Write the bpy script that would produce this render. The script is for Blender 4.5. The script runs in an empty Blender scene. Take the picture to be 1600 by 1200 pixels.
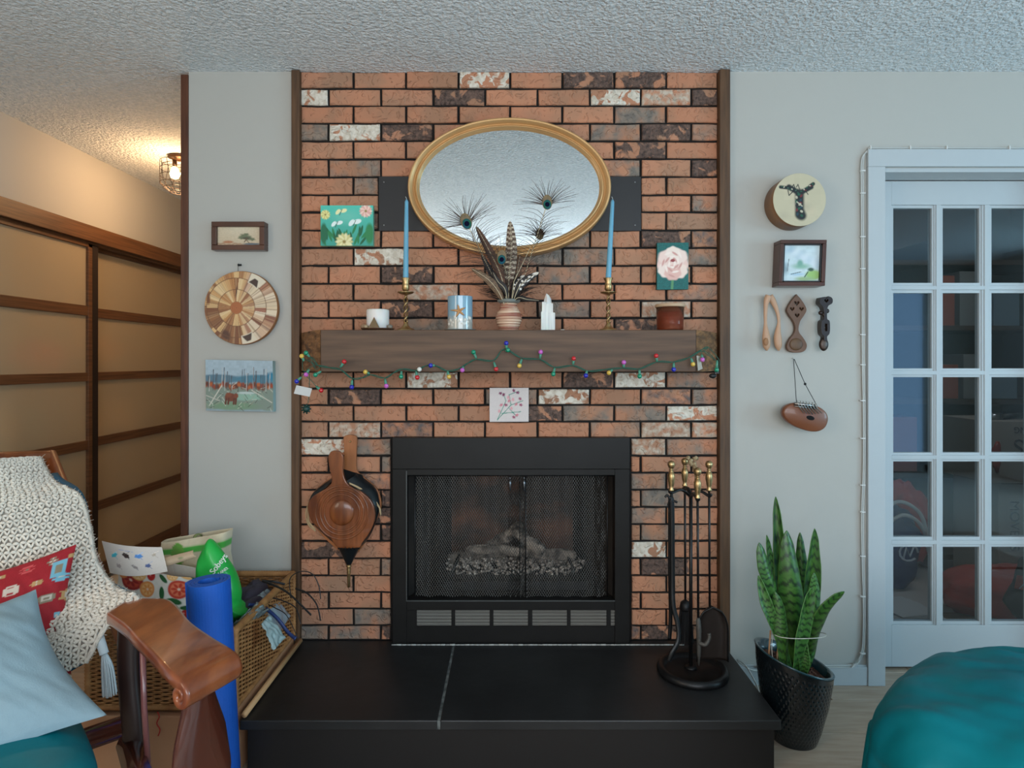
import bpy, bmesh, math, random
import numpy as np
from mathutils import Vector, Matrix, noise
random.seed(7); rs = np.random.RandomState(3)
SC = bpy.context.scene
COL = SC.collection
PI = math.pi
def lin(c):
    r = []
    for x in c[:3]:
        x = x/255.0
        r.append(x/12.92 if x <= .04045 else ((x+.055)/1.055)**2.4)
    return r
# ------------------------------------------------ camera, light, exposure
CZ = 1.26                      # lens height; lens stands at x = 0, y = 0 looking along +Y
cam_d = bpy.data.cameras.new('camera'); cam = bpy.data.objects.new('camera', cam_d); COL.objects.link(cam)
cam.location = (0, 0, CZ); cam.rotation_euler = (PI/2, 0, 0)
cam_d.sensor_width = 36; cam_d.lens = 21.6; cam_d.shift_x = .0019; cam_d.shift_y = -.0219; cam_d.clip_start = .05
SC.camera = cam
SC.view_settings.view_transform = 'Standard'; SC.view_settings.look = 'None'
SC.view_settings.gamma = 1; SC.view_settings.use_curve_mapping = False
SC.view_settings.exposure = 0.0
SC.cycles.use_denoising = True
SC.cycles.max_bounces = 10; SC.cycles.diffuse_bounces = 6; SC.cycles.transparent_max_bounces = 24
SC.cycles.sample_clamp_indirect = 4
w = bpy.data.worlds.new('world'); SC.world = w; w.use_nodes = True
w.node_tree.nodes['Background'].inputs[0].default_value = (.55, .75, 1, 1)
w.node_tree.nodes['Background'].inputs[1].default_value = .5
def area(name, loc, rot, sx, sy, power, col):
    l = bpy.data.lights.new(name, 'AREA'); l.shape = 'RECTANGLE'; l.size = sx; l.size_y = sy
    l.energy = power; l.color = col
    o = bpy.data.objects.new(name, l); o.location = loc; o.rotation_euler = rot; COL.objects.link(o); return o
# daylight through the three windows of the room behind the lens
area('window_daylight', (.55, -2.02, 1.5), (PI/2, 0, 0), 3.1, 1.25, 92, (.86, .93, 1))
area('patio_daylight', (4.0, -2.02, 1.1), (PI/2, 0, 0), 1.5, 1.95, 24, (.26, .58, 1))
area('east_window_daylight', (5.33, -.1, 1.45), (PI/2, 0, PI/2), 1.7, 1.3, 92, (.46, .80, 1))
area('side_window_daylight', (-2.24, -.6, 1.5), (PI/2, 0, -PI/2), 1.3, 1.2, 30, (1, .80, .60))
hl = bpy.data.lights.new('hall_bulb_light', 'POINT'); hl.energy = 17; hl.color = (1, .60, .30); hl.shadow_soft_size = .05
area('storeroom_fill', (2.4, 2.68, 2.28), (.65, 0, 0), .7, .2, 5, (.9, .95, 1))  # added fill without a fitting, brightens the things behind the door glass
hlo = bpy.data.objects.new('hall_bulb_light', hl); hlo.location = (-1.82, 3.39, 2.235); COL.objects.link(hlo)

def W(px, py, Y): return Vector(((px-797)/960*Y, Y, CZ+(565-py)/960*Y))

# ------------------------------------------------ materials
MATS = {}
def M(name, col, rough=.5, metal=0, col2=None, ns=8, st=(1, 1, 1), bump=0, bs=60, bst=None, coat=0, spec=.5, trans=0, ior=1.45,
      emit=0, sheen=0, sharp=0, coord='Object', detail=4, attr=False, sss=0, alpha=1, bdist=.002, contrast=None, vor=False):
    if name in MATS: return MATS[name]
    m = bpy.data.materials.new(name); m.use_nodes = True; nt = m.node_tree; N = nt.nodes; L = nt.links
    b = N['Principled BSDF']
    b.inputs['Roughness'].default_value = rough; b.inputs['Metallic'].default_value = metal
    b.inputs['Specular IOR Level'].default_value = spec; b.inputs['Coat Weight'].default_value = coat
    b.inputs['Transmission Weight'].default_value = trans; b.inputs['IOR'].default_value = ior
    b.inputs['Sheen Weight'].default_value = sheen; b.inputs['Alpha'].default_value = alpha
    if sss: b.inputs['Subsurface Weight'].default_value = sss; b.inputs['Subsurface Scale'].default_value = .01
    c1 = (*lin(col), 1)
    b.inputs['Base Color'].default_value = c1
    if emit: b.inputs['Emission Color'].default_value = c1; b.inputs['Emission Strength'].default_value = emit
    tc = N.new('ShaderNodeTexCoord')
    def mapped(s):
        mp = N.new('ShaderNodeMapping'); mp.inputs['Scale'].default_value = s
        L.new(tc.outputs[coord], mp.inputs[0]); return mp.outputs[0]
    if attr:
        a = N.new('ShaderNodeAttribute'); a.attribute_name = 'Col'; L.new(a.outputs['Color'], b.inputs['Base Color'])
    elif col2 is not None:
        t = N.new('ShaderNodeTexNoise'); t.inputs['Scale'].default_value = ns; t.inputs['Detail'].default_value = detail
        L.new(mapped(st), t.inputs['Vector'])
        r = N.new('ShaderNodeValToRGB'); L.new(t.outputs['Fac'], r.inputs[0])
        lo, hi = contrast or (.35, .65)
        r.color_ramp.elements[0].position = lo; r.color_ramp.elements[1].position = hi
        r.color_ramp.elements[0].color = c1; r.color_ramp.elements[1].color = (*lin(col2), 1)
        L.new(r.outputs[0], b.inputs['Base Color'])
    if bump:
        if vor:
            t = N.new('ShaderNodeTexVoronoi'); t.inputs['Scale'].default_value = bs; o = t.outputs['Distance']
        else:
            t = N.new('ShaderNodeTexNoise'); t.inputs['Scale'].default_value = bs; t.inputs['Detail'].default_value = 3; o = t.outputs['Fac']
        L.new(mapped(bst or st), t.inputs['Vector'])
        bp = N.new('ShaderNodeBump'); bp.inputs['Strength'].default_value = bump; bp.inputs['Distance'].default_value = bdist
        L.new(o, bp.inputs['Height']); L.new(bp.outputs[0], b.inputs['Normal'])
    MATS[name] = m
    return m

def brick_mat(kind):
    m = bpy.data.materials.new('brick_'+kind); m.use_nodes = True; nt = m.node_tree; N = nt.nodes; L = nt.links
    b = N['Principled BSDF']; b.inputs['Roughness'].default_value = .82
    g = N.new('ShaderNodeNewGeometry'); oi = N.new('ShaderNodeObjectInfo')
    def noi(s, d=4, dist=0, rough=.5):
        t = N.new('ShaderNodeTexNoise'); t.inputs['Scale'].default_value = s; t.inputs['Detail'].default_value = d
        t.inputs['Distortion'].default_value = dist; t.inputs['Roughness'].default_value = rough
        L.new(g.outputs['Position'], t.inputs['Vector']); return t.outputs['Fac']
    def ramp(src, *st):
        r = N.new('ShaderNodeValToRGB'); L.new(src, r.inputs[0]); e = r.color_ramp.elements
        while len(e) < len(st): e.new(.5)
        for k, (p, c) in enumerate(st): e[k].position = p; e[k].color = (*lin(c), 1)
        return r.outputs[0]
    def mix(f, a, c, ty='MIX'):
        x = N.new('ShaderNodeMix'); x.data_type = 'RGBA'; x.blend_type = ty
        if isinstance(f, float): x.inputs[0].default_value = f
        else: L.new(f, x.inputs[0])
        L.new(a, x.inputs[6]); L.new(c, x.inputs[7]); return x.outputs[2]
    tone = ramp(oi.outputs['Random'], (0, (160, 112, 86)), (.35, (178, 122, 94)), (.7, (188, 132, 102)), (1, (154, 116, 95)))
    grey = ramp(noi(9, 2), (.40, (150, 118, 92)), (.62, (192, 130, 96)))
    base = mix(.45, tone, grey)
    if kind == 'plain': c = base
    elif kind == 'grey':
        c = mix(ramp(noi(14, 3), (.35, (0, 0, 0)), (.6, (255, 255, 255))), base, ramp(noi(30), (.4, (112, 104, 96)), (.6, (138, 122, 108))))
    elif kind == 'white':
        c = mix(ramp(noi(26, 5, .8), (.44, (0, 0, 0)), (.50, (255, 255, 255))), base, ramp(noi(50), (.4, (198, 186, 168)), (.6, (220, 212, 198))))
    elif kind == 'pale':
        c = mix(ramp(noi(40, 5, .3), (.38, (0, 0, 0)), (.62, (255, 255, 255))), base, ramp(noi(60), (.4, (176, 160, 142)), (.6, (196, 180, 162))))
    elif kind == 'dark':
        c = mix(ramp(noi(19, 5, .6), (.42, (0, 0, 0)), (.47, (255, 255, 255))), base, ramp(noi(70, 4, 0, .7), (.35, (58, 46, 42)), (.65, (112, 88, 76))))
    else:
        c = mix(ramp(noi(30, 4), (.4, (0, 0, 0)), (.7, (255, 255, 255))), base, ramp(noi(60), (.4, (66, 70, 76)), (.6, (90, 88, 88))))
    L.new(c, b.inputs['Base Color'])
    bp = N.new('ShaderNodeBump'); bp.inputs['Strength'].default_value = .8; bp.inputs['Distance'].default_value = .0045
    t2 = N.new('ShaderNodeTexNoise'); t2.inputs['Scale'].default_value = 30; t2.inputs['Detail'].default_value = .6; t2.inputs['Distortion'].default_value = 2.2
    L.new(g.outputs['Position'], t2.inputs['Vector'])
    r = N.new('ShaderNodeValToRGB'); L.new(t2.outputs['Fac'], r.inputs[0])
    e = r.color_ramp.elements; e[0].position = .56; e[0].color = (0, 0, 0, 1); e[1].position = .70; e[1].color = (1, 1, 1, 1)
    fine = noi(160, 3)
    ad = N.new('ShaderNodeMath'); ad.operation = 'MULTIPLY_ADD'; ad.inputs[1].default_value = .12
    L.new(fine, ad.inputs[0]); L.new(r.outputs[0], ad.inputs[2])
    L.new(ad.outputs[0], bp.inputs['Height']); L.new(bp.outputs[0], b.inputs['Normal'])
    return m

PAINT = M('painted_picture', (255, 255, 255), .55, attr=True, bump=.15, bs=300)
PAINT_CLOTH = M('printed_cloth', (255, 255, 255), .9, attr=True, bump=.3, bs=500, sheen=.2)
PAINT_GLOSS = M('printed_glossy', (255, 255, 255), .3, attr=True)
wall_m = M('wall_paint', (176, 174, 167), .75, bump=.12, bs=180, bdist=.001)
ceil_m = M('popcorn_ceiling', (214, 222, 226), .95, col2=(236, 240, 242), ns=70, bump=1, bs=80, bdist=.02, detail=2)
dark_wood = M('dark_stained_wood', (74, 52, 34), .6, col2=(96, 68, 44), ns=5, st=(14, 14, 1), bump=.4, bs=12, bst=(14, 14, 1))
beam_wood = M('beam_wood', (76, 56, 42), .6, col2=(100, 75, 56), ns=3, st=(1, 9, 14), bump=.3, bs=6, bst=(1, 9, 16))
hewn_wood = M('hewn_wood', (86, 58, 36), .7, col2=(142, 100, 62), ns=12, st=(1.5, 1.5, 5), bump=.9, bs=18, bst=(1.5, 1.5, 5), bdist=.01)
trim_wood = M('reddish_trim_wood', (70, 38, 24), .5, col2=(96, 56, 36), ns=6, st=(10, 10, 1))
white_paint = M('white_gloss_paint', (178, 184, 186), .38, bump=.05, bs=120)
black_metal = M('black_painted_metal', (22, 21, 20), .4, bump=.1, bs=200, col2=(27, 26, 25), ns=5, spec=.25)
black_iron = M('black_iron', (24, 24, 25), .38, .3, bump=.2, bs=90)
slate_m = M('black_slate', (25, 26, 27), .42, col2=(36, 37, 38), ns=4, bump=.35, bs=14, bdist=.003)
grout_m = M('pale_grout', (104, 108, 106), .9, col2=(50, 56, 56), ns=40)
brass = M('aged_brass', (196, 168, 122), .3, .9, col2=(150, 120, 78), ns=40)
gold = M('gold_leaf', (206, 164, 112), .38, .45, col2=(192, 150, 100), ns=5, bump=.06, bs=60)
mirror_m = M('mirror_silver', (236, 242, 244), .0, 1)
closet_wood = M('closet_wood', (84, 54, 32), .5, col2=(108, 72, 44), ns=4, st=(6, 1, 30))
steel = M('steel', (150, 150, 150), .3, 1)
teal_cloth = M('teal_satin', (0, 98, 110), .5, col2=(0, 116, 126), ns=4, bump=.3, bs=9, bdist=.014, spec=.22)

# ------------------------------------------------ building helpers
class MB:
    def __init__(s): s.v = []; s.f = []; s.s = []
    def add(s, vs, fs, smooth=False):
        o = len(s.v); s.v += [Vector(v) for v in vs]; s.f += [tuple(i+o for i in f) for f in fs]; s.s += [smooth]*len(fs); return s
    def box(s, a, b, R=None, c=None):
        x0, y0, z0 = a; x1, y1, z1 = b
        vs = [(x, y, z) for x in (x0, x1) for y in (y0, y1) for z in (z0, z1)]
        if R is not None:
            c = Vector(c) if c is not None else (Vector(a)+Vector(b))/2
            vs = [R @ (Vector(v)-c)+c for v in vs]
        return s.add(vs, [(0, 1, 3, 2), (4, 6, 7, 5), (0, 4, 5, 1), (2, 3, 7, 6), (0, 2, 6, 4), (1, 5, 7, 3)])
    def tube(s, pts, r, n=8, caps=True, closed=False, flat=None, up=None, smooth=True):
        P = [Vector(p) for p in pts]; k = len(P)
        R = list(r) if hasattr(r, '__len__') else [r]*k
        rings = []; prev = None
        for i in range(k):
            if closed: t = P[(i+1) % k]-P[i-1]
            else: t = P[min(i+1, k-1)]-P[max(i-1, 0)]
            if t.length < 1e-9: t = Vector((0, 0, 1))
            t.normalize()
            if prev is None:
                u = Vector(up) if up is not None else (Vector((0, 0, 1)) if abs(t.z) < .9 else Vector((1, 0, 0)))
            else: u = prev
            u = (u-t*u.dot(t))
            if u.length < 1e-6: u = t.orthogonal()
            u.normalize(); prev = u; w_ = t.cross(u)
            fu, fw = flat if flat else (1, 1)
            rings.append([P[i]+(u*math.cos(a)*fu+w_*math.sin(a)*fw)*R[i] for a in [2*PI*j/n for j in range(n)]])
        vs = [v for g in rings for v in g]; fs = []
        for i in range(k if closed else k-1):
            a = i*n; b = ((i+1) % k)*n
            for j in range(n): fs.append((a+j, a+(j+1) % n, b+(j+1) % n, b+j))
        if caps and not closed:
            fs.append(tuple(range(n))[::-1]); fs.append(tuple((k-1)*n+j for j in range(n)))
        return s.add(vs, fs, smooth)
    def lathe(s, prof, c=(0, 0, 0), n=24, R=None, smooth=True, mod=None, cap=True):
        c = Vector(c); vs = []; fs = []; k = len(prof)
        for i, (r, z) in enumerate(prof):
            for j in range(n):
                a = 2*PI*j/n; rr = r*(mod(a, i, z) if mod else 1)
                v = Vector((rr*math.cos(a), rr*math.sin(a), z))
                vs.append(c+(R @ v if R is not None else v))
        for i in range(k-1):
            for j in range(n): fs.append((i*n+j, i*n+(j+1) % n, (i+1)*n+(j+1) % n, (i+1)*n+j))
        if cap:
            if prof[0][0] > 1e-5: fs.append(tuple(range(n))[::-1])
            if prof[-1][0] > 1e-5: fs.append(tuple((k-1)*n+j for j in range(n)))
        return s.add(vs, fs, smooth)
    def ell(s, c, r, n=12, m=8, R=None, wob=0, seed=0):
        c = Vector(c); r = r if hasattr(r, '__len__') else (r, r, r); vs = []; fs = []
        for i in range(m+1):
            th = PI*i/m
            for j in range(n):
                a = 2*PI*j/n
                v = Vector((math.sin(th)*math.cos(a), math.sin(th)*math.sin(a), math.cos(th)))
                if wob: v *= 1+wob*noise.noise(v*1.7+Vector((seed, seed*.7, 0)))
                v = Vector((v.x*r[0], v.y*r[1], v.z*r[2]))
                vs.append(c+(R @ v if R is not None else v))
        for i in range(m):
            for j in range(n): fs.append((i*n+j, (i+1)*n+j, (i+1)*n+(j+1) % n, i*n+(j+1) % n))
        return s.add(vs, fs, True)
    def prism(s, pts, y0, y1, smooth=False):     # outline in X/Z extruded along Y
        n = len(pts)
        vs = [(p[0], y0, p[1]) for p in pts]+[(p[0], y1, p[1]) for p in pts]
        fs = [tuple(range(n)), tuple(range(2*n-1, n-1, -1))]+[(i, i+n, (i+1) % n+n, (i+1) % n) for i in range(n)]
        return s.add(vs, fs, smooth)
    def prismz(s, pts, z0, z1):     # outline in X/Y extruded along Z
        n = len(pts)
        vs = [(p[0], p[1], z0) for p in pts]+[(p[0], p[1], z1) for p in pts]
        fs = [tuple(range(n))[::-1], tuple(range(n, 2*n))]+[(i, (i+1) % n, (i+1) % n+n, i+n) for i in range(n)]
        return s.add(vs, fs)
    def grid(s, fn, nu, nv, smooth=True, wrap=False):
        vs = [fn(i/(nu-1 if not wrap else nu), j/(nv-1)) for j in range(nv) for i in range(nu)]; fs = []
        for j in range(nv-1):
            for i in range(nu if wrap else nu-1):
                i2 = (i+1) % nu
                fs.append((j*nu+i, j*nu+i2, (j+1)*nu+i2, (j+1)*nu+i))
        return s.add(vs, fs, smooth)
    def build(s, name, mat, parent=None, origin=None, bevel=0, solid=0, kind=None, label=None, fix=True):
        o0 = Vector(parent['_o']) if parent is not None and '_o' in parent else (Vector(origin) if origin is not None else Vector((0, 0, 0)))
        me = bpy.data.meshes.new(name)
        me.from_pydata([tuple(v-o0) for v in s.v], [], s.f)
        me.polygons.foreach_set('use_smooth', s.s)
        if fix:
            b = bmesh.new(); b.from_mesh(me); bmesh.ops.recalc_face_normals(b, faces=b.faces); b.to_mesh(me); b.free()
        me.update()
        me.materials.append(mat)
        o = bpy.data.objects.new(name, me); COL.objects.link(o)
        if parent is not None:
            o.parent = parent
        elif origin is not None: o.location = o0
        if parent is None or '_o' not in parent: o['_o'] = tuple(o0)
        else: o['_o'] = tuple(o0)
        if bevel:
            md = o.modifiers.new('b', 'BEVEL'); md.width = bevel; md.segments = 2; md.limit_method = 'ANGLE'; md.angle_limit = .7
        if solid:
            md = o.modifiers.new('s', 'SOLIDIFY'); md.thickness = solid; md.offset = 0
        if kind: o['kind'] = kind
        if label: o['label'] = label
        return o
def tag(o, label, cat, group=None):
    o['label'] = label; o['category'] = cat
    if group: o['group'] = group
    return o
def thing(name, label, cat, loc, group=None):
    o = bpy.data.objects.new(name, None); COL.objects.link(o); o.location = loc; o['_o'] = tuple(loc)
    o.empty_display_size = .05
    return tag(o, label, cat, group)
def struct(o): o['kind'] = 'structure'; return o
def curve_mesh(loops, depth, bevel=0, text=None, size=1):
    if text is None:
        cu = bpy.data.curves.new('c', 'CURVE'); cu.dimensions = '2D'; cu.fill_mode = 'BOTH'
        for lp in loops:
            sp = cu.splines.new('POLY'); sp.points.add(len(lp)-1); sp.use_cyclic_u = True
            for q, p in zip(sp.points, lp): q.co = (p[0], p[1], 0, 1)
    else:
        cu = bpy.data.curves.new('c', 'FONT'); cu.body = text; cu.size = size; cu.align_x = 'CENTER'; cu.align_y = 'CENTER'
    cu.extrude = depth/2; cu.bevel_depth = bevel; cu.bevel_resolution = 1
    o = bpy.data.objects.new('c', cu); COL.objects.link(o)
    me = bpy.data.meshes.new_from_object(o)
    bpy.data.objects.remove(o)
    vs = [v.co.copy() for v in me.vertices]; fs = [tuple(p.vertices) for p in me.polygons]
    bpy.data.meshes.remove(me)
    return vs, fs
def hexa(*p): return p
# --- painting by vertex colour
class Art:
    def __init__(s, U, V, asp, base):
        s.x = U*asp; s.y = V; s.asp = asp; s.c = np.tile(np.array(lin(base)), (len(U), 1))
    def put(s, m, col, a=1.0):
        m = np.clip(m, 0, 1)[:, None]*a; s.c = s.c*(1-m)+np.array(lin(col))*m
    def el(s, cx, cy, rx, ry, col, ang=0, a=1, soft=.12, wob=0, k=5, ph=0):
        cx *= s.asp; dx = s.x-cx; dy = s.y-cy; c, n = math.cos(ang), math.sin(ang)
        u = (dx*c+dy*n)/rx; v = (-dx*n+dy*c)/ry
        r = np.sqrt(u*u+v*v)
        if wob: r = r*(1+wob*np.sin(k*np.arctan2(v, u)+ph))
        s.put((1-r)/soft, col, a)
    def line(s, x0, y0, x1, y1, w_, col, a=1):
        x0 *= s.asp; x1 *= s.asp; dx = x1-x0; dy = y1-y0; l = dx*dx+dy*dy+1e-9
        t = np.clip(((s.x-x0)*dx+(s.y-y0)*dy)/l, 0, 1)
        d = np.hypot(s.x-x0-t*dx, s.y-y0-t*dy); s.put((w_-d)/(w_*.5)+.3, col, a)
    def band(s, y0, y1, col, a=1, amp=0, f=9, soft=.03, ph=0):
        o = amp*np.sin(s.x*f+ph)+amp*.6*np.sin(s.x*f*2.7+1+ph)
        s.put(np.minimum((s.y-y0-o)/soft, (y1+o-s.y)/soft), col, a)
    def speck(s, a=.06, seed=0, sc=24):
        r = np.random.RandomState(seed); g = r.rand(80, 80)
        i = (s.x*sc).astype(int) % 80; j = (s.y*sc).astype(int) % 80
        s.c *= (1+a*(g[i, j]-.5)*2)[:, None]
def painted(name, fn, nu, nv, art, asp, base, mat=None, parent=None, origin=None, solid=0, **kw):
    mb = MB(); mb.grid(fn, nu, nv)
    U = np.tile(np.linspace(0, 1, nu), nv); V = np.repeat(np.linspace(0, 1, nv), nu)
    A = Art(U, V, asp, base); art(A)
    o = mb.build(name, mat or PAINT, parent, origin, solid=solid, fix=False, **kw)
    at = o.data.color_attributes.new('Col', 'FLOAT_COLOR', 'POINT')
    col = np.ones((nu*nv, 4), np.float32); col[:, :3] = A.c
    at.data.foreach_set('color', col.ravel())
    return o
def flat(p00, p10, p01, off=0):    # panel spanned by three corners
    p00, p10, p01 = Vector(p00), Vector(p10), Vector(p01)
    return lambda u, v: p00+(p10-p00)*u+(p01-p00)*v
def smoothpath(pts, k=6):
    P = [Vector(p) for p in pts]; out = []
    for i in range(len(P)-1):
        a = P[max(i-1, 0)]; b = P[i]; c = P[i+1]; d = P[min(i+2, len(P)-1)]
        for j in range(k):
            t = j/k
            out.append(.5*((2*b)+(c-a)*t+(2*a-5*b+4*c-d)*t*t+(3*b-a-3*c+d)*t**3))
    out.append(P[-1]); return out

# ------------------------------------------------ room shell
CEIL = 2.392; WY = 2.4
struct(MB().box((-2.45, -2.15, -.1), (5.5, 5.2, -.012)).build('floor', M('pale_bounce_floor', (206, 200, 190), .9, bump=.3, bs=200), origin=(0, 0, 0)))  # base floor made pale to bounce light up to the ceiling
floor = bpy.data.objects['floor']
plank_m = M('floor_plank', (176, 158, 140), .45, col2=(160, 140, 120), ns=3, st=(2, 16, 1), coord='Object', bump=.1, bs=8, bst=(2, 20, 1))
pl_mesh = MB().box((-.598, -.0985, -.012), (.598, .0985, 0)).build('plank', plank_m, floor, bevel=.002)
spots = [(x, y) for k, y in enumerate(np.arange(.59, 3.1, .2)) for x in np.arange(-2.1+(k % 3)*.43-.9, 3.2, 1.2)]
spots = [(x, y) for x, y in spots if -2.3+.4 < x+.3 and not (y > 2.55 and -1.25 < x < .9)]
for i, (x, y) in enumerate(spots):
    o = pl_mesh if i == 0 else pl_mesh.copy()
    if i: COL.objects.link(o); o.parent = floor
    o.location = (x, y, 0)
c = struct(MB().box((-2.45, -2.15, CEIL), (5.5, 5.2, CEIL+.1)).build('ceiling', ceil_m))
struct(MB().box((-2.45, -2.15, 0), (-2.305, -1.25, CEIL)).box((-2.45, .05, 0), (-2.305, 2.2, CEIL)).box((-2.45, -1.25, 0), (-2.305, .05, .88)).box((-2.45, -1.25, 2.12), (-2.305, .05, CEIL))
       .box((-2.45, 2.2, 2.0), (-2.305, 5.0, CEIL)).box((-2.45, 4.55, 0), (-2.305, 5.0, 2.0)).build('wall_left', wall_m))
struct(MB().box((-2.45, 5.0, 0), (-1.12, 5.12, CEIL)).build('wall_hall_end', wall_m))
struct(MB().box((-1.255, WY, 0), (-.85, 2.5, CEIL)).box((-1.255, 2.5, 0), (-1.13, 5.0, CEIL)).build('wall_front_left', wall_m))
struct(MB().box((.852, WY, 0), (1.455, 2.5, CEIL)).box((1.455, WY, 2.015), (2.245, 2.5, CEIL)).box((2.245, WY, 0), (5.5, 2.5, CEIL)).build('wall_front_right', wall_m))
struct(MB().box((5.4, -2.15, 0), (5.5, -.95, CEIL)).box((5.4, .75, 0), (5.5, WY, CEIL)).box((5.4, -.95, 0), (5.5, .75, .8)).box((5.4, -.95, 2.1), (5.5, .75, CEIL)).build('wall_right', wall_m))
fr = MB()
for y in (-.95, -.12, .71): fr.box((5.37, y, .8), (5.42, y+.04, 2.1))
fr.box((5.37, -.95, .8), (5.42, .75, .84)).box((5.37, -.95, 2.06), (5.42, .75, 2.1))
struct(fr.build('window_4', white_paint))
# rear wall with two openings, frames around the daylight
rw = MB()
for a, b in (((-2.45, 0), (-1.05, CEIL)), ((-1.05, 0), (2.15, .84)), ((-1.05, 2.16), (2.15, CEIL)), ((2.15, 0), (3.2, CEIL)), ((3.2, 2.12), (4.8, CEIL)), ((4.8, 0), (5.5, CEIL))):
    rw.box((a[0], -2.15, a[1]), (b[0], -2.05, b[1]))
struct(rw.build('wall_rear', wall_m))
fr = MB()
for x in (-1.05, 0, 1.1, 2.11): fr.box((x, -2.06, .84), (x+.04, -1.99, 2.16))
fr.box((-1.05, -2.06, .84), (2.15, -1.99, .88)).box((-1.05, -2.06, 2.12), (2.15, -1.99, 2.16))
struct(fr.build('window_1', white_paint))
fr = MB()
for x in (3.2, 3.97, 4.75): fr.box((x, -2.06, 0), (x+.05, -1.99, 2.12))
fr.box((3.2, -2.06, 0), (4.8, -1.99, .08)).box((3.2, -2.06, 2.07), (4.8, -1.99, 2.12))
struct(fr.build('window_2', white_paint))
fr = MB()
fr.box((-2.31, -1.25, .88), (-2.26, .05, .92)).box((-2.31, -1.25, 2.08), (-2.26, .05, 2.12))
for y in (-1.25, -.62, .01): fr.box((-2.31, y, .88), (-2.26, y+.04, 2.12))
struct(fr.build('window_3', white_paint))
# dark side posts and reddish wall-end trim
struct(MB().box((-.8475, 2.378, 0), (-.8155, 2.5, CEIL-.002)).build('trim_1', dark_wood, bevel=.003))
struct(MB().box((.810, 2.372, 0), (.851, 2.5, CEIL-.002)).build('trim_2', dark_wood, bevel=.003))
struct(MB().box((-1.285, WY-.004, 0), (-1.256, 2.515, CEIL-.012)).build('trim_3', trim_wood, bevel=.002))
struct(MB().box((.852, 2.388, 0), (1.39, 2.3995, .072)).box((.852, 2.391, .072), (1.39, 2.3995, .078)).build('baseboard_right', white_paint, bevel=.002))

# ------------------------------------------------ brick chimney breast
back = struct(MB().box((-.8155, 2.409, 0), (-.46, 2.5, CEIL)).box((.468, 2.409, 0), (.81, 2.5, CEIL)).box((-.46, 2.409, .96), (.468, 2.5, CEIL)).box((-.46, 2.9, 0), (.468, 2.95, .96))
              .build('wall_fireplace', M('black_mortar', (20, 17, 15), .9, bump=.4, bs=90)))
BM = {k: brick_mat(k) for k in ('plain', 'grey', 'white', 'pale', 'dark', 'slate')}
rows = [111, 138.3, 165.3, 192.8, 220.4, 248.5, 276.5, 304.8, 331.5, 359.6, 387.3, 415.2, 443.3, 469.9, 496.9, 525.1, 553.2, 580.5, 607.1, 633, 658.9, 684.8, 712.4, 738.8, 765.5, 792.7, 819.5, 845.7, 872.8, 899.7, 925.9, 952, 977.8, 1000.5]
JA = [470.5, 552, 634.5, 716.5, 797, 879, 960, 1041.5, 1121.5]; JB = [470.5, 513, 595, 677, 758, 840, 922, 1001.5, 1080.5, 1121.5]
special = {(0, 757): 'white', (0, 920): 'dark', (0, 1000): 'dark', (1, 490): 'white', (1, 717): 'dark', (1, 962): 'white', (1, 1040): 'pale', (1, 1100): 'dark', (3, 490): 'grey', (3, 555): 'white', (3, 635): 'dark', (3, 1040): 'dark',
           (2, 1000): 'grey', (3, 1100): 'grey', (3, 960): 'grey', (4, 1000): 'dark', (5, 553): 'grey', (5, 1100): 'dark', (5, 960): 'grey', (6, 575): 'grey', (7, 1100): 'grey', (9, 1040): 'dark', (9, 1100): 'slate', (8, 585): 'dark', (10, 593): 'white', (11, 635): 'dark', (12, 675): 'pale',
           (10, 920): 'grey', (10, 840): 'grey', (11, 880): 'grey', (12, 1080): 'grey', (13, 880): 'grey', (13, 1040): 'pale', (10, 1080): 'grey', (9, 900): 'grey',
           (13, 635): 'dark', (14, 1000): 'dark', (14, 675): 'grey', (17, 675): 'white', (17, 920): 'dark', (17, 1000): 'white', (17, 1080): 'grey', (18, 555): 'dark', (18, 875): 'white', (18, 1040): 'slate', (18, 1100): 'grey', (18, 830): 'grey', (19, 840): 'dark', (19, 920): 'grey', (19, 1000): 'grey', (19, 1080): 'white',
           (20, 555): 'pale', (20, 635): 'slate', (20, 960): 'grey', (20, 1040): 'pale', (20, 1100): 'pale', (21, 510): 'white', (21, 575): 'grey', (21, 1010): 'pale', (21, 1080): 'grey', (22, 1100): 'plain', (23, 595): 'slate', (24, 603): 'dark', (25, 590): 'dark', (26, 603): 'dark', (23, 1000): 'grey', (24, 1050): 'grey', (25, 1010): 'grey', (26, 1050): 'grey',
           (27, 510): 'dark', (27, 1010): 'white', (28, 1050): 'dark', (28, 605): 'grey', (31, 590): 'grey', (32, 500): 'grey', (32, 560): 'grey', (32, 603): 'dark', (32, 1050): 'dark', (32, 990): 'slate', (32, 1100): 'dark', (22, 605): 'grey', (31, 1010): 'plain'}
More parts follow.
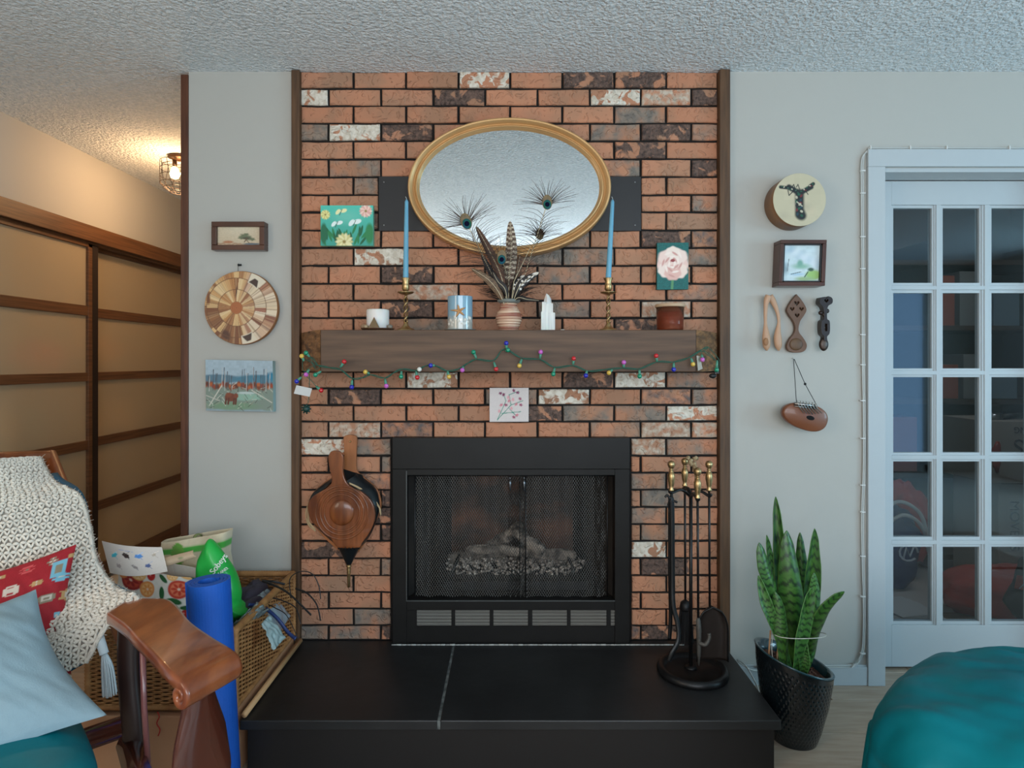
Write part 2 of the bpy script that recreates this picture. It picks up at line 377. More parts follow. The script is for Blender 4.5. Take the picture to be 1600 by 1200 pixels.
def brick(x0, x1, z0, z1, kind):
    cx, cz = (x0+x1)/2, (z0+z1)/2; w2, h2 = (x1-x0)/2, (z1-z0)/2
    ring = [(-1, -1), (-.33, -1), (.33, -1), (1, -1), (1, 1), (.33, 1), (-.33, 1), (-1, 1)]
    y = WY+random.uniform(-.0025, .0035)-.001; bv = .003
    V = []; J = [(random.uniform(-.001, .001), random.uniform(-.0016, .0012)) for _ in ring]
    for (yy, ins) in ((2.4095, 0), (y+bv, 0), (y, bv)):
        for (a, b), (jx, jz) in zip(ring, J):
            V.append((cx+a*(w2-ins)+jx*abs(a), yy, cz+b*(h2-ins)+(jz if b > 0 else -jz)))
    F = []
    for k in range(2):
        for j in range(8): F.append((k*8+j, k*8+(j+1) % 8, (k+1)*8+(j+1) % 8, (k+1)*8+j))
    F.append(tuple(range(16, 24)))
    m = MB(); m.add([Vector(v)-Vector((cx, WY, cz)) for v in V], F)
    o = m.build('brick', BM[kind], back); o.location = (cx, WY, cz)
for i in range(len(rows)-1):
    if i == 15: continue
    J = JB if i in (1, 3, 5, 7, 9, 11, 13, 16, 18, 20, 22, 24, 26, 28, 30, 32) else JA
    ex = (592, 1001) if 6 <= i <= 8 else ((611.5, 985.5) if i >= 21 else None)
    if i in (29, ): J = [470.5, 552, 634.5]+JA[6:]
    for a, b in zip(J, J[1:]):
        segs = [(a, b)]
        if ex:
            segs = [(p, q) for p, q in ((a, min(b, ex[0])), (max(a, ex[1]), b)) if q-p > 6]
        for p, q in segs:
            kind = 'plain'
            for (r, xx), k in special.items():
                if r == i and p < xx < q: kind = k
            g = 1.8
            x0 = (p+(g if p > 471 else 0)-797)/400; x1 = (q-g-797)/400
            if q > 1120: x1 = .8095
            z1 = CZ+(565-rows[i]-1.5)/400; z0 = CZ+(565-rows[i+1]+1.5)/400
            if i == 0: z1 = CEIL-.001
            brick(x0, x1, z0, z1, kind)

# ------------------------------------------------ hearth
HZ = .172
h = thing('hearth', 'raised black slate hearth in front of the brick fireplace', 'hearth', (0, 2.1, 0))
def slab(x0, x1):
    m = MB()
    def top(u, v): return Vector((x0+(x1-x0)*u, 1.862+(2.399-1.862)*v, HZ+.0012*noise.noise(Vector((u*(x1-x0)*6, v*4, x0)))))
    m.box((x0, 1.862, HZ-.03), (x1, 2.399, HZ)); m.build('stone_slab', slate_m, h, bevel=.003)
slab(-.82, -.2205); slab(-.2115, .8225)
MB().box((-.2205, 1.864, HZ-.028), (-.2115, 2.398, HZ-.0015)).build('grout_line', grout_m, h)
MB().box((-.805, 1.885, 0), (.81, 2.399, HZ-.03)).build('plinth', M('plinth_black', (22, 20, 20), .5), h)
cm = MB()
for k in range(60):
    x = -.455+k*.0187; cm.tube([(x, 2.3575, HZ+.001), (x+.0187, 2.3575, HZ+.001)], [.0016+random.random()*.002]*2, 6)
cm.build('caulk_line', M('white_caulk', (176, 178, 174), .7), h)
# ------------------------------------------------ fireplace insert
def X4(px, Y=2.4): return (px-797)/960*Y
def Z4(py, Y=2.4): return CZ+(565-py)/960*Y
F = thing('fireplace', 'black metal fireplace insert with mesh screen curtains set in brick', 'fireplace', (0, 2.4, HZ))
FY = 2.365
def fx(p): return X4(p, FY)
def fz(p): return Z4(p, FY)
MB().box((fx(613), FY, fz(733)), (fx(984), 2.42, fz(684))).build('hood_panel', black_metal, F, bevel=.0015)
m = MB().box((fx(613), FY+.003, HZ), (fx(635), 2.42, fz(733.5))).box((fx(961), FY+.003, HZ), (fx(984), 2.42, fz(733.5)))
m.box((fx(635), FY+.003, fz(743)), (fx(961), 2.42, fz(733.5))).box((fx(635), FY+.003, fz(954)), (fx(961), 2.42, fz(939.5)))
m.build('door_frame', black_metal, F, bevel=.0015)
m = MB().box((fx(635.5), FY+.001, fz(940)), (fx(961), FY+.008, fz(938.6))).box((fx(634.5), FY+.001, fz(940)), (fx(635.7), FY+.008, fz(736)))
m.build('edge_trim', M('worn_steel_edge', (92, 96, 96), .4, .7), F)
m = MB().box((fx(635), FY+.008, HZ+.002), (fx(984), 2.42, fz(980))).box((fx(635), FY+.008, fz(980)), (fx(651), 2.42, fz(954)))
gx = [(651, 705), (711, 765), (771, 825), (832, 886), (892, 948), (955, 982)]
for (a, b), (c_, d) in zip(gx, gx[1:]+[(984, 984)]): m.box((fx(b), FY+.008, fz(980)), (fx(c_), 2.42, fz(954)))
m.build('lower_panel', black_metal, F)
slm = M('vent_slat_metal', (128, 126, 120), .5, .2)
for a, b in gx:
    for k in range(5):
        y = 957.2+k*5
        m = MB(); R = Matrix.Rotation(.5, 3, 'X')
        m.box((fx(a), FY+.008, fz(y+1.9)), (fx(b), FY+.013, fz(y-1.9)), R).build('vent_slat', slm, F)
    MB().box((fx(a), FY+.03, fz(981)), (fx(b), 2.42, fz(953))).build('vent_back', black_metal, F) if a == 651 else None
MB().box((fx(640), FY+.04, fz(981)), (fx(983), 2.42, fz(953))).build('vent_backing', black_metal, F)
# firebox: tapering steel box with rusty back panel
fire_dark = M('sooty_firebrick', (40, 36, 33), .9, col2=(56, 48, 42), ns=9, bump=.4, bs=40)
rust = M('heat_stained_steel', (50, 40, 34), .75, col2=(150, 92, 60), ns=3.2, st=(1, 1, 1.6), detail=3, contrast=(.48, .78))
x0, x1, z0, z1 = fx(636), fx(960), fz(938), fz(744)
bx0, bx1, bz1 = -.27, .29, .86
m = MB()
m.add([(x0-.02, 2.42, z0-.02), (bx0, 2.84, z0-.02), (bx0, 2.84, bz1+.1), (x0-.02, 2.42, z1+.05)], [(0, 1, 2, 3)])
m.add([(x1+.02, 2.42, z0-.02), (bx1, 2.84, z0-.02), (bx1, 2.84, bz1+.1), (x1+.02, 2.42, z1+.05)], [(0, 1, 2, 3)])
m.add([(x0-.02, 2.42, z0-.02), (x1+.02, 2.42, z0-.02), (bx1, 2.84, z0-.02), (bx0, 2.84, z0-.02)], [(0, 1, 2, 3)])
m.add([(x0-.02, 2.42, z1+.05), (x1+.02, 2.42, z1+.05), (bx1, 2.84, bz1+.1), (bx0, 2.84, bz1+.1)], [(0, 1, 2, 3)])
m.build('firebox', fire_dark, F, fix=False)
MB().box((bx0, 2.838, z0-.02), (bx1, 2.85, bz1+.1)).build('firebox_back', rust, F)
# gas logs, grate and embers
log_m = M('ash_log', (168, 154, 140), .95, col2=(66, 58, 52), ns=30, bump=1, bs=45, bdist=.012)
def log(pts, r, seed):
    P = smoothpath(pts, 8); m = MB(); n = 14; vs = []; fs = []
    for i, p in enumerate(P):
        t = (P[min(i+1, len(P)-1)]-P[max(i-1, 0)]).normalized(); u = t.cross(Vector((0, 0, 1))).normalized(); w_ = u.cross(t)
        e = min(1, .55+.45*min(i, len(P)-1-i)/2)
        for j in range(n):
            a = 2*PI*j/n; d = u*math.cos(a)+w_*math.sin(a)
            q = p+d*r*e*(1+.5*noise.noise(Vector((p.x*22+math.cos(a)*1.3, math.sin(a)*1.5+seed, p.z*22))))
            vs.append(q)
    for i in range(len(P)-1):
        for j in range(n): fs.append((i*n+j, i*n+(j+1) % n, (i+1)*n+(j+1) % n, (i+1)*n+j))
    fs += [tuple(range(n))[::-1], tuple((len(P)-1)*n+j for j in range(n))]
    m.add(vs, fs, True); return m.build('log', log_m, F)
def FP(px, py, Y): return W(px, py, Y)
log([FP(728, 862, 2.6), FP(770, 858, 2.58), FP(830, 864, 2.56), FP(900, 868, 2.57)], .022, 1)
log([FP(760, 858, 2.66), FP(790, 838, 2.62), FP(815, 818, 2.6)], .023, 4)
log([FP(800, 822, 2.6), FP(822, 845, 2.56), FP(850, 862, 2.53)], .025, 8)
log([FP(700, 872, 2.68), FP(760, 870, 2.7), FP(840, 873, 2.7), FP(885, 880, 2.7)], .027, 12)
m = MB()
for k in range(620):
    px = 698+rs.rand()*215; t = rs.rand(); py = 872+t*38; e = min(1, (px-695)/40, (915-px)/40)
    if rs.rand() > e+.25: continue
    m.ell(W(px, py, 2.62-.1*t+rs.rand()*.03), (.004+rs.rand()*.006, .006, .004+rs.rand()*.004), 6, 4, wob=.6, seed=k)
m.build('ember_bed', M('pale_ash_embers', (226, 214, 200), .95, col2=(96, 84, 76), ns=90, bump=.6, bs=200), F, kind='stuff')
m = MB()
m.box((fx(690), 2.47, z0), (fx(925), 2.66, Z4(909, 2.47)))
for px, top in ((706, 866), (895, 866)): m.tube([FP(px-6, 915, 2.52), FP(px+2, 890, 2.52), FP(px+12 if px < 800 else px-10, top, 2.56)], .007, 6)
m.build('grate', black_iron, F)
# screen curtains: diagonal wires following the folds
wire_m = M('screen_wire', (70, 70, 68), .5, .5)
def curtain(pa, pb, ph, gather):
    xa, xb = fx(pa), fx(pb); za, zb = fz(937), fz(746); H = zb-za; Wd = xb-xa
    def pos(x, z):
        u = (x-xa)/Wd; g = gather(u)
        return Vector((x, FY+.034+.012*math.sin(ph+u*46*(.6+.4*g))*(.25+.75*g)+.002*math.sin(z*30), z))
    m = MB(); p = .0098; r = .00095; s = .014; zs = H
    for sg in (1, -1):
        k = -int(zs/p)-1
        while k*p < Wd:
            x = (xa+k*p) if sg > 0 else (xb-k*p); pts = []
            nseg = int(zs/s)
            for q in range(nseg+1):
                xx = x+sg*zs*.62*q/nseg; zz = za+zs*q/nseg
                if xa <= xx <= xb: pts.append(pos(xx, zz))
            if len(pts) > 1:
                o = len(m.v)
                V = []
                for P in pts: V += [P+Vector((-r, 0, 0)), P+Vector((r, -.0004*sg, 0))]
                m.add(V, [(2*i, 2*i+1, 2*i+3, 2*i+2) for i in range(len(pts)-1)])
            k += 1
    o = m.build('screen_curtain', wire_m, F, kind='stuff', fix=False)
    for xe in (xa+.001, xb-.001): MB().tube([pos(xe, za), pos(xe, zb)], .0022, 6).build('curtain_edge', black_iron, F)
curtain(646, 822, 0, lambda u: max(.25, 1-abs(u-.97)*6, .5-abs(u-.15)*2))
curtain(812, 951, 1.2, lambda u: max(.15, 1-abs(u-.05)*6, .8-abs(u-.95)*8))
MB().tube([(x0, FY+.034, fz(745)), (x1, FY+.034, fz(745))], .004, 8).build('curtain_rod', black_iron, F)
for px in (797, 819):
    MB().tube([W(px, 745, FY+.012), W(px, 750, FY+.012)], .0012, 6).tube([W(px, 750, FY+.012), W(px, 755, FY+.012), W(px+.5, 767, FY+.012)], [.0025, .005, .003], 8).build('screen_pull', M('pull_steel', (130, 134, 140), .3, .9), F)

# ------------------------------------------------ mantel beam
MT = 1.371; MBt = 1.224; MF = 2.15
T = thing('mantel_beam', 'thick brown timber mantel with hacked slanting ends, above the fireplace', 'mantel', (0, 2.3, MBt))
m = MB(); xa, xb = -.664, .652
m.prismz([(xa, MF), (xb, MF), (xb+.02, 2.399), (xa-.02, 2.399)], MBt, MT); m.build('beam', beam_wood, T, bevel=.003)
for sgn, xi, xo in ((-1, xa, -.814), (1, xb, .808)):
    def end(u, v, xi=xi, xo=xo, sgn=sgn):
        x = xi+(xo-xi)*u; y = MF+(2.396-MF)*(u**1.15)
        r = .010*noise.noise(Vector((u*5+v*3, v*9-u*4, sgn*3.3)))*min(1, u*8, (1-u)*8)
        return Vector((x, y-r, MBt+(MT-MBt)*v))
    m = MB(); m.grid(end, 26, 18, smooth=False)
    y9 = 2.398
    for zz, rv in ((MT, 1), (MBt, 0)):
        nn = 26; top = [end(i/25, rv) for i in range(nn)]
        m.add(top+[Vector((xi, y9, zz)), Vector((xo, y9, zz))], [tuple(list(range(nn))+[nn+1, nn])])
    m.build('hacked_end', hewn_wood, T)

# ------------------------------------------------ black plate, mirror
t = thing('mounting_plate', 'wide flat black metal plate on the brick behind the oval mirror', 'plate', (0, 2.4, 1.8))
MB().box((X4(592), 2.397, Z4(361)), (X4(1001.5), 2.4085, Z4(276))).build('plate', M('flat_black_plate', (34, 33, 34), .45, bump=.08, bs=40), t, bevel=.001)
for px in (600, 992):
    for py in (285, 352): MB().ell((X4(px), 2.397, Z4(py)), (.003, .0015, .003), 8, 5).build('screw', steel, t)
MYF = 2.335
mc = W(796, 291, MYF); ax, az = 160/960*MYF, 109/960*MYF
t = thing('oval_mirror', 'large oval mirror in a gold frame leaning on the brick above the mantel', 'mirror', (mc.x, 2.39, mc.z-az))
ix, iz = 141/960*MYF, 90.5/960*MYF
prof = [(1.0, .052), (1.0, .018), (.97, .006), (.9, 0), (.78, .0), (.68, .004), (.56, .010), (.50, .016), (.42, .014), (.34, .008), (.26, .006), (.2, .010), (.16, .018), (.08, .022), (0, .032), (0, .052)]
def ring(u, v, prof=prof):
    k = v*(len(prof)-1); i = min(int(k), len(prof)-2); f = k-i
    s = prof[i][0]*(1-f)+prof[i+1][0]*f; y = prof[i][1]*(1-f)+prof[i+1][1]*f
    a = 2*PI*u; rx = ix+(ax-ix)*s; rz = iz+(az-iz)*s
    return Vector((mc.x+rx*math.cos(a), MYF+y, mc.z+rz*math.sin(a)))
m = MB(); m.grid(ring, 128, 16*3-2, wrap=True); m.build('frame', gold, t)
m = MB(); n = 96; o = []
m.prism([(mc.x+(ix+.004)*math.cos(2*PI*i/n), mc.z+(iz+.004)*math.sin(2*PI*i/n)) for i in range(n)], MYF+.026, MYF+.030)
m.build('mirror_glass', mirror_m, t)

# ------------------------------------------------ pictures on the brick
def a_butter(A):
    A.c[:] = np.array(lin((72, 176, 158)))*(.75+.5*A.y[:, None])
    A.el(.5, .72, .5, .25, (120, 200, 182), a=.6, soft=.8)
    for k in range(26):
        x = .05+.9*((k*.37) % 1); s = (k*.61) % 1
        A.el(x, .12+.33*s*(1-.6*abs(x-.5)), .035, .16, (28, 96, 62) if k % 2 else (40, 128, 76), .6*(x-.5)*-2+.3*math.sin(k), soft=.3)
    A.el(.93, .3, .12, .3, (46, 130, 78), soft=.3); A.el(.06, .3, .1, .3, (30, 104, 72), soft=.3)
    def bloom(cx, cy, r, c1, c2):
        for k in range(14):
            a = k*2*PI/14; A.el(cx+math.cos(a)*r*.5/A.asp, cy+math.sin(a)*r*.5, r*.55, r*.24, c1 if k % 2 else c2, a, soft=.4)
        A.el(cx, cy, r*.25, r*.25, (150, 130, 70), soft=.6)
    bloom(.09, .77, .13, (226, 220, 150), (206, 196, 120)); bloom(.45, .1, .23, (232, 226, 176), (212, 204, 140)); bloom(.86, .86, .17, (226, 170, 160), (240, 206, 190))
    for cx, cy, s, c_ in ((.3, .52, .09, (226, 240, 236)), (.64, .55, .11, (226, 240, 236)), (.38, .82, .09, (236, 232, 176))):
        A.el(cx-.05, cy+.02, s, s*.55, c_, .9, soft=.25); A.el(cx+.06, cy+.05, s*1.05, s*.6, c_, .3, soft=.25); A.line(cx-.02, cy-.06, cx+.03, cy+.08, .008, (70, 60, 50))
def a_rose(A):
    A.speck(.25, 3, 60); R = [(.5, .57, .38, (232, 196, 184)), (.3, .42, .2, (240, 216, 204)), (.7, .4, .2, (240, 214, 200)), (.32, .68, .2, (236, 206, 194)), (.68, .7, .2, (238, 212, 200)), (.5, .78, .17, (240, 220, 206)), (.5, .36, .2, (226, 180, 168))]
    A.line(.48, 0, .5, .25, .03, (86, 140, 96))
    for x, y, r, c_ in R: A.el(x, y, r*1, r*.9, c_, soft=.18, wob=.05, k=7)
    for k in range(18):
        a = k*2.4; r = .06+.014*k; A.el(.5+math.cos(a)*r/A.asp*.7, .56+math.sin(a)*r, .1, .03, (210, 156, 146) if k % 2 else (246, 226, 214), a+1.3, soft=.5)
    A.el(.5, .62, .05, .035, (150, 70, 70))
def slabpaint(name, p0, p1, p2, th, art, asp, base, nu, nv, side, label, cat, mat=None, group=None):
    """thin picture block: painted face plus an edge body"""
    p0, p1, p2 = Vector(p0), Vector(p1), Vector(p2)
    t = thing(name, label, cat, tuple((p0+p1)/2), group)
    nrm = (p1-p0).cross(p2-p0).normalized()
    if nrm.y > 0: nrm = -nrm
    b = -nrm*th; e = -nrm*.0006
    q = [p0, p1, p1+p2-p0, p2]
    m = MB(); m.add([v+e for v in q]+[v+b for v in q], [(0, 1, 2, 3), (4, 5, 6, 7), (0, 1, 5, 4), (1, 2, 6, 5), (2, 3, 7, 6), (3, 0, 4, 7)])
    m.build('canvas_block', side, t)
    painted('picture', flat(p0, p1, p2), nu, nv, art, asp, base, mat, t)
    return t
Yp = 2.372
slabpaint('butterfly_painting', W(501, 384, Yp), W(583, 384, Yp), W(501, 321, Yp), .022, a_butter, 1.3, (70, 170, 150), 200, 156, M('pale_green_edge', (120, 176, 150), .6),
          'small green canvas of white butterflies and cream flowers, on the left bricks', 'painting')
slabpaint('rose_painting', W(1026.5, 452.5, Yp), W(1075.5, 452, Yp), W(1027, 379.5, Yp), .018, a_rose, .68, (14, 96, 92), 110, 160, M('teal_edge', (10, 80, 78), .6),
          'small teal canvas of one pale pink rose, on the bricks above the amber candle', 'painting')
def a_sprig(A):
    A.speck(.03, 5, 40)
    for x0, y0, x1, y1 in ((.2, .06, .55, .5), (.55, .5, .85, .62), (.2, .06, .42, .62), (.42, .62, .35, .85), (.55, .5, .5, .8), (.7, .15, .5, .4), (.3, .25, .8, .3), (.5, .8, .75, .9)):
        A.line(x0, y0, x1, y1, .011, (60, 140, 120))
    for k, (x, y) in enumerate(((.28, .84), (.36, .8), (.62, .92), (.72, .86), (.5, .62), (.6, .66), (.42, .5), (.68, .52), (.56, .4), (.8, .5), (.3, .5), (.25, .32), (.62, .14), (.7, .2), (.48, .72), (.78, .68))):
        A.el(x, y, .06, .045, [(158, 84, 108), (206, 130, 140), (220, 160, 164)][k % 3] if k > 3 else (128, 60, 92), k, soft=.4, wob=.2)
def curl(u, v):
    p = W(765+61*u, 659-53*v, 2.392); p.y -= .012*(math.sin(PI*v)*.5+(1-u)*(.6)); return p
o = painted('flower_sketch', curl, 70, 60, a_sprig, 1.15, (214, 204, 200), M('sketch_paper', (255, 255, 255), .8, attr=True), origin=W(795, 659, 2.39), solid=.0008)
tag(o, 'curling white paper with sketched pink flowers, taped below the mantel', 'drawing')

# ------------------------------------------------ things on the mantel
def cyl(name, c, prof, mat, parent, n=28, **k): return MB().lathe(prof, c, n, **k).build(name, mat, parent)
def mantel_pt(px, Y): return Vector(((px-797)/960*Y, Y, MT))
def sc(px, Y=2.25): return px/960*Y
# candlesticks
taper = M('blue_candle_wax', (104, 164, 190), .45, sss=.2)
def candlestick(px, lean, label, tl):
    c = mantel_pt(px, 2.25); t = thing('candlestick', label, 'candlestick', c, 'brass candlesticks on the mantel')
    cyl('base', c, [(.034, 0), (.034, .004), (.030, .008), (.018, .012), (.010, .022), (.006, .034)], brass, t)
    m = MB()
    for ph in (0, PI):
        m.tube([c+Vector((.006*math.cos(ph+k*.42), .006*math.sin(ph+k*.42), .033+k*.0035)) for k in range(29)], .0032, 6)
    m.build('twisted_stem', brass, t)
    cyl('drip_pan', c+Vector((0, 0, .132)), [(.004, 0), (.024, .006), (.030, .010), (.029, .012), (.006, .009)], brass, t)
    cyl('candle_cup', c+Vector((0, 0, .14)), [(.005, 0), (.008, .006), (.014, .014), (.013, .03), (.011, .04), (.017, .052), (.017, .055), (.011, .055), (.010, .045)], brass, t)
    c2 = c+Vector((0, 0, .192)); top = c2+Vector((lean, 0, .29))
    k = thing('taper_candle', tl, 'candle', c2, 'blue tapers')
    MB().tube([c2-Vector((0, 0, .012)), c2+(top-c2)*.02, c2+(top-c2)*.5, c2+(top-c2)*.97, top], [.0098, .0102, .0088, .0066, .003], 14).build('wax', taper, k)
    MB().tube([top, top+Vector((-.001, 0, .006)), top+Vector((-.004, 0, .011))], .001, 5).build('wick', M('wick', (190, 200, 200), .8), k)
candlestick(634, .003, 'twisted brass candlestick at the left, beside the white candle', 'tall pale blue taper in the left candlestick')
candlestick(950.5, .016, 'twisted brass candlestick at the right, left of the amber candle', 'leaning pale blue taper in the right candlestick')
# white candle on a small brown tray with pyramid and stones
c = mantel_pt(590, 2.23); tag(MB().lathe([(.046, .001), (.058, .006), (.06, .009), (.056, .008), (.046, .004)], c, 32).build('tray', M('brown_tray', (84, 56, 38), .4), origin=c), 'small round brown tray under the white candle', 'tray')
c2 = c+Vector((0, .005, .005)); t = thing('pillar_candle', 'short white pillar candle on the brown tray, left end of the mantel', 'candle', c2)
cyl('wax', c2, [(.038, 0), (.0405, .002), (.0405, .070), (.038, .073), (.03, .069), (.0, .067)], M('white_wax', (224, 220, 214), .4, sss=.3), t, 32)
MB().tube([c2+Vector((0, 0, .066)), c2+Vector((.001, 0, .076))], .001, 5).build('wick', MATS['wick'], t)
p = c+Vector((-.002, -.047, .008)); m = MB(); s = .019
m.add([p+Vector((-s, -.010, 0)), p+Vector((s, -.010, 0)), p+Vector((s, .008, 0)), p+Vector((-s, .008, 0)), p+Vector((0, -.001, .040))], [(0, 1, 4), (1, 2, 4), (2, 3, 4), (3, 0, 4), (3, 2, 1, 0)])
tag(m.build('pyramid_ornament', M('dull_bronze', (120, 100, 74), .4, .6), origin=p), 'tiny bronze pyramid leaning in front of the white candle', 'ornament')
for dx, dy, r, col, nm in ((-.045, -.022, .011, (150, 120, 92), 'tan pebble at the left rim of the brown tray'), (.047, -.016, .011, (128, 118, 104), 'grey pebble at the right rim of the brown tray'), (-.033, -.036, .009, (170, 150, 120), 'pale pebble left of the bronze pyramid')):
    q = c+Vector((dx, dy, r*.7+.007)); tag(MB().ell(q, (r, r*.8, r*.8), 10, 7, wob=.3, seed=dx*90).build('pebble', M('pebble_%d' % col[0], col, .4), origin=q-Vector((0, 0, r*.7))), nm, 'stone')
# blue seaside candle jar
c = mantel_pt(719, 2.24); t = thing('candle_jar', 'blue gel candle jar with a starfish and white shells', 'candle', c)
cyl('saucer', c, [(.03, 0), (.056, .004), (.058, .006), (.03, .004)], M('clear_saucer', (170, 180, 176), .1, spec=.8, trans=.4), t)
cc = c+Vector((0, 0, .006))
painted('jar_body', lambda u, v: cc+Vector((-.0455*math.cos(2*PI*u), -.0455*math.sin(2*PI*u), .118*v)), 80, 40, lambda A: (A.band(-.1, .42, (176, 174, 164), soft=.15, amp=.02, f=30), [A.el((i*.137) % 1, .08+.3*((i*.31) % 1), .05, .055, (214, 210, 200) if i % 3 else (150, 160, 160), i, soft=.5) for i in range(50)]), 2.4, (132, 166, 184), M('glazed_jar', (255, 255, 255), .12, attr=True, coat=.5), t)
cyl('jar_top', cc, [(.0455, .118), (.044, .120), (.040, .117), (.0, .112)], M('blue_gel', (140, 180, 200), .15), t)
m = MB()
for k in range(5):
    a = PI/2+.2+k*2*PI/5; q = cc+Vector((0, -.047, .064)); m.tube([q, q+Vector((math.cos(a)*.014, -.001, math.sin(a)*.014)), q+Vector((math.cos(a)*.026*(1.2 if k == 1 else 1), .003, math.sin(a)*.024))], [.005, .004, .001], 7)
m.build('starfish', M('starfish_orange', (190, 140, 92), .8, bump=.5, bs=300), t)
m = MB()
for k in range(9):
    a = -PI/2+(k-4)*.24; z = .018+.022*((k*.618) % 1); m.ell(cc+Vector((math.cos(a)*.0405, math.sin(a)*.0405, z)), (.009, .006, .008), 10, 7, wob=.2, seed=k)
m.build('shells', M('white_shell', (210, 206, 196), .35), t, kind='stuff')
# ribbed vase
c = mantel_pt(795, 2.235); VP = [(.030, 0), (.034, .005), (.040, .020), (.047, .038), (.048, .048), (.044, .062), (.035, .080), (.030, .092), (.031, .100), (.041, .105), (.042, .112), (.038, .115), (.030, .112), (.026, .09), (.03, .06)]
t = thing('ribbed_vase', 'ribbed earthen vase of copper and cream stripes holding feathers', 'vase', c)
PP = smoothpath([(r, 0, z) for r, z in VP[:9]], 8)
m = MB().lathe([(p_.x+.0017*math.sin(p_.z*760), p_.z) for p_ in PP], c, 40, cap=False)
m.build('body', M('copper_glaze', (150, 92, 74), .3, col2=(212, 180, 152), ns=2.2, st=(1.5, 1.5, 56), detail=1, coat=.3, contrast=(.42, .58)), t)
cyl('neck', c, VP[8:], M('grey_glaze', (112, 116, 110), .3), t, 36, cap=False)
VC = c+Vector((0, 0, .1))
# selenite tower
c = mantel_pt(856.5, 2.24); m = MB()
def post(x0, x1, y0, y1, h0, tp=0, dz=0): m.add([c+Vector(v) for v in ((x0, y0, 0), (x1, y0, 0), (x1, y1, 0), (x0, y1, 0), (x0+tp, y0+tp, h0), (x1-tp, y0+tp, h0-dz), (x1-tp, y1-tp, h0-dz), (x0+tp, y1-tp, h0))], [(3, 2, 1, 0), (4, 5, 6, 7), (0, 1, 5, 4), (1, 2, 6, 5), (2, 3, 7, 6), (3, 0, 4, 7)])
post(-.026, .024, -.016, .016, .070, .0, .004); post(-.024, .018, -.014, .017, .106, .0015, .006)
m.tube([c+Vector((-.003, .002, .10)), c+Vector((-.002, .002, .118)), c+Vector((-.004, .002, .130)), c+Vector((-.006, .002, .137))], [.016, .013, .007, .001], 7, smooth=False)
tag(m.build('selenite_tower', M('selenite', (226, 224, 218), .35, sss=.4, col2=(204, 202, 198), ns=6, st=(20, 20, 1), bump=.4, bs=20, bst=(20, 20, 1)), origin=c), 'white crystal tower with a pointed top, right of the vase', 'crystal')
c = mantel_pt(879, 2.24); tag(MB().ell(c+Vector((0, 0, .003)), (.009, .008, .004), 10, 6).build('tealight', M('white_wax', (0, 0, 0)), origin=c), 'tiny flat white pebble beside the crystal tower', 'stone')
# amber candle
c = mantel_pt(1047, 2.24); t = thing('amber_candle', 'amber glass jar candle with a pale wooden lid', 'candle', c)
cyl('wax_fill', c+Vector((0, 0, .004)), [(.044, 0), (.0445, .004), (.046, .060), (0, .060)], M('amber_wax', (104, 38, 18), .3, sss=.1, col2=(150, 66, 30), ns=1.2, st=(1, 1, 14), coord='Object'), t, 36)
cyl('glass', c, [(.044, 0), (.0465, .003), (.050, .088), (.0485, .088), (.046, .05)], M('amber_glass', (226, 170, 136), .05, trans=.95, ior=1.2), t, 36, cap=False)
cyl('lid', c, [(.044, .086), (.0535, .087), (.0535, .097), (.050, .0985), (0, .0985)], M('pale_lid', (190, 160, 130), .5), t, 36)
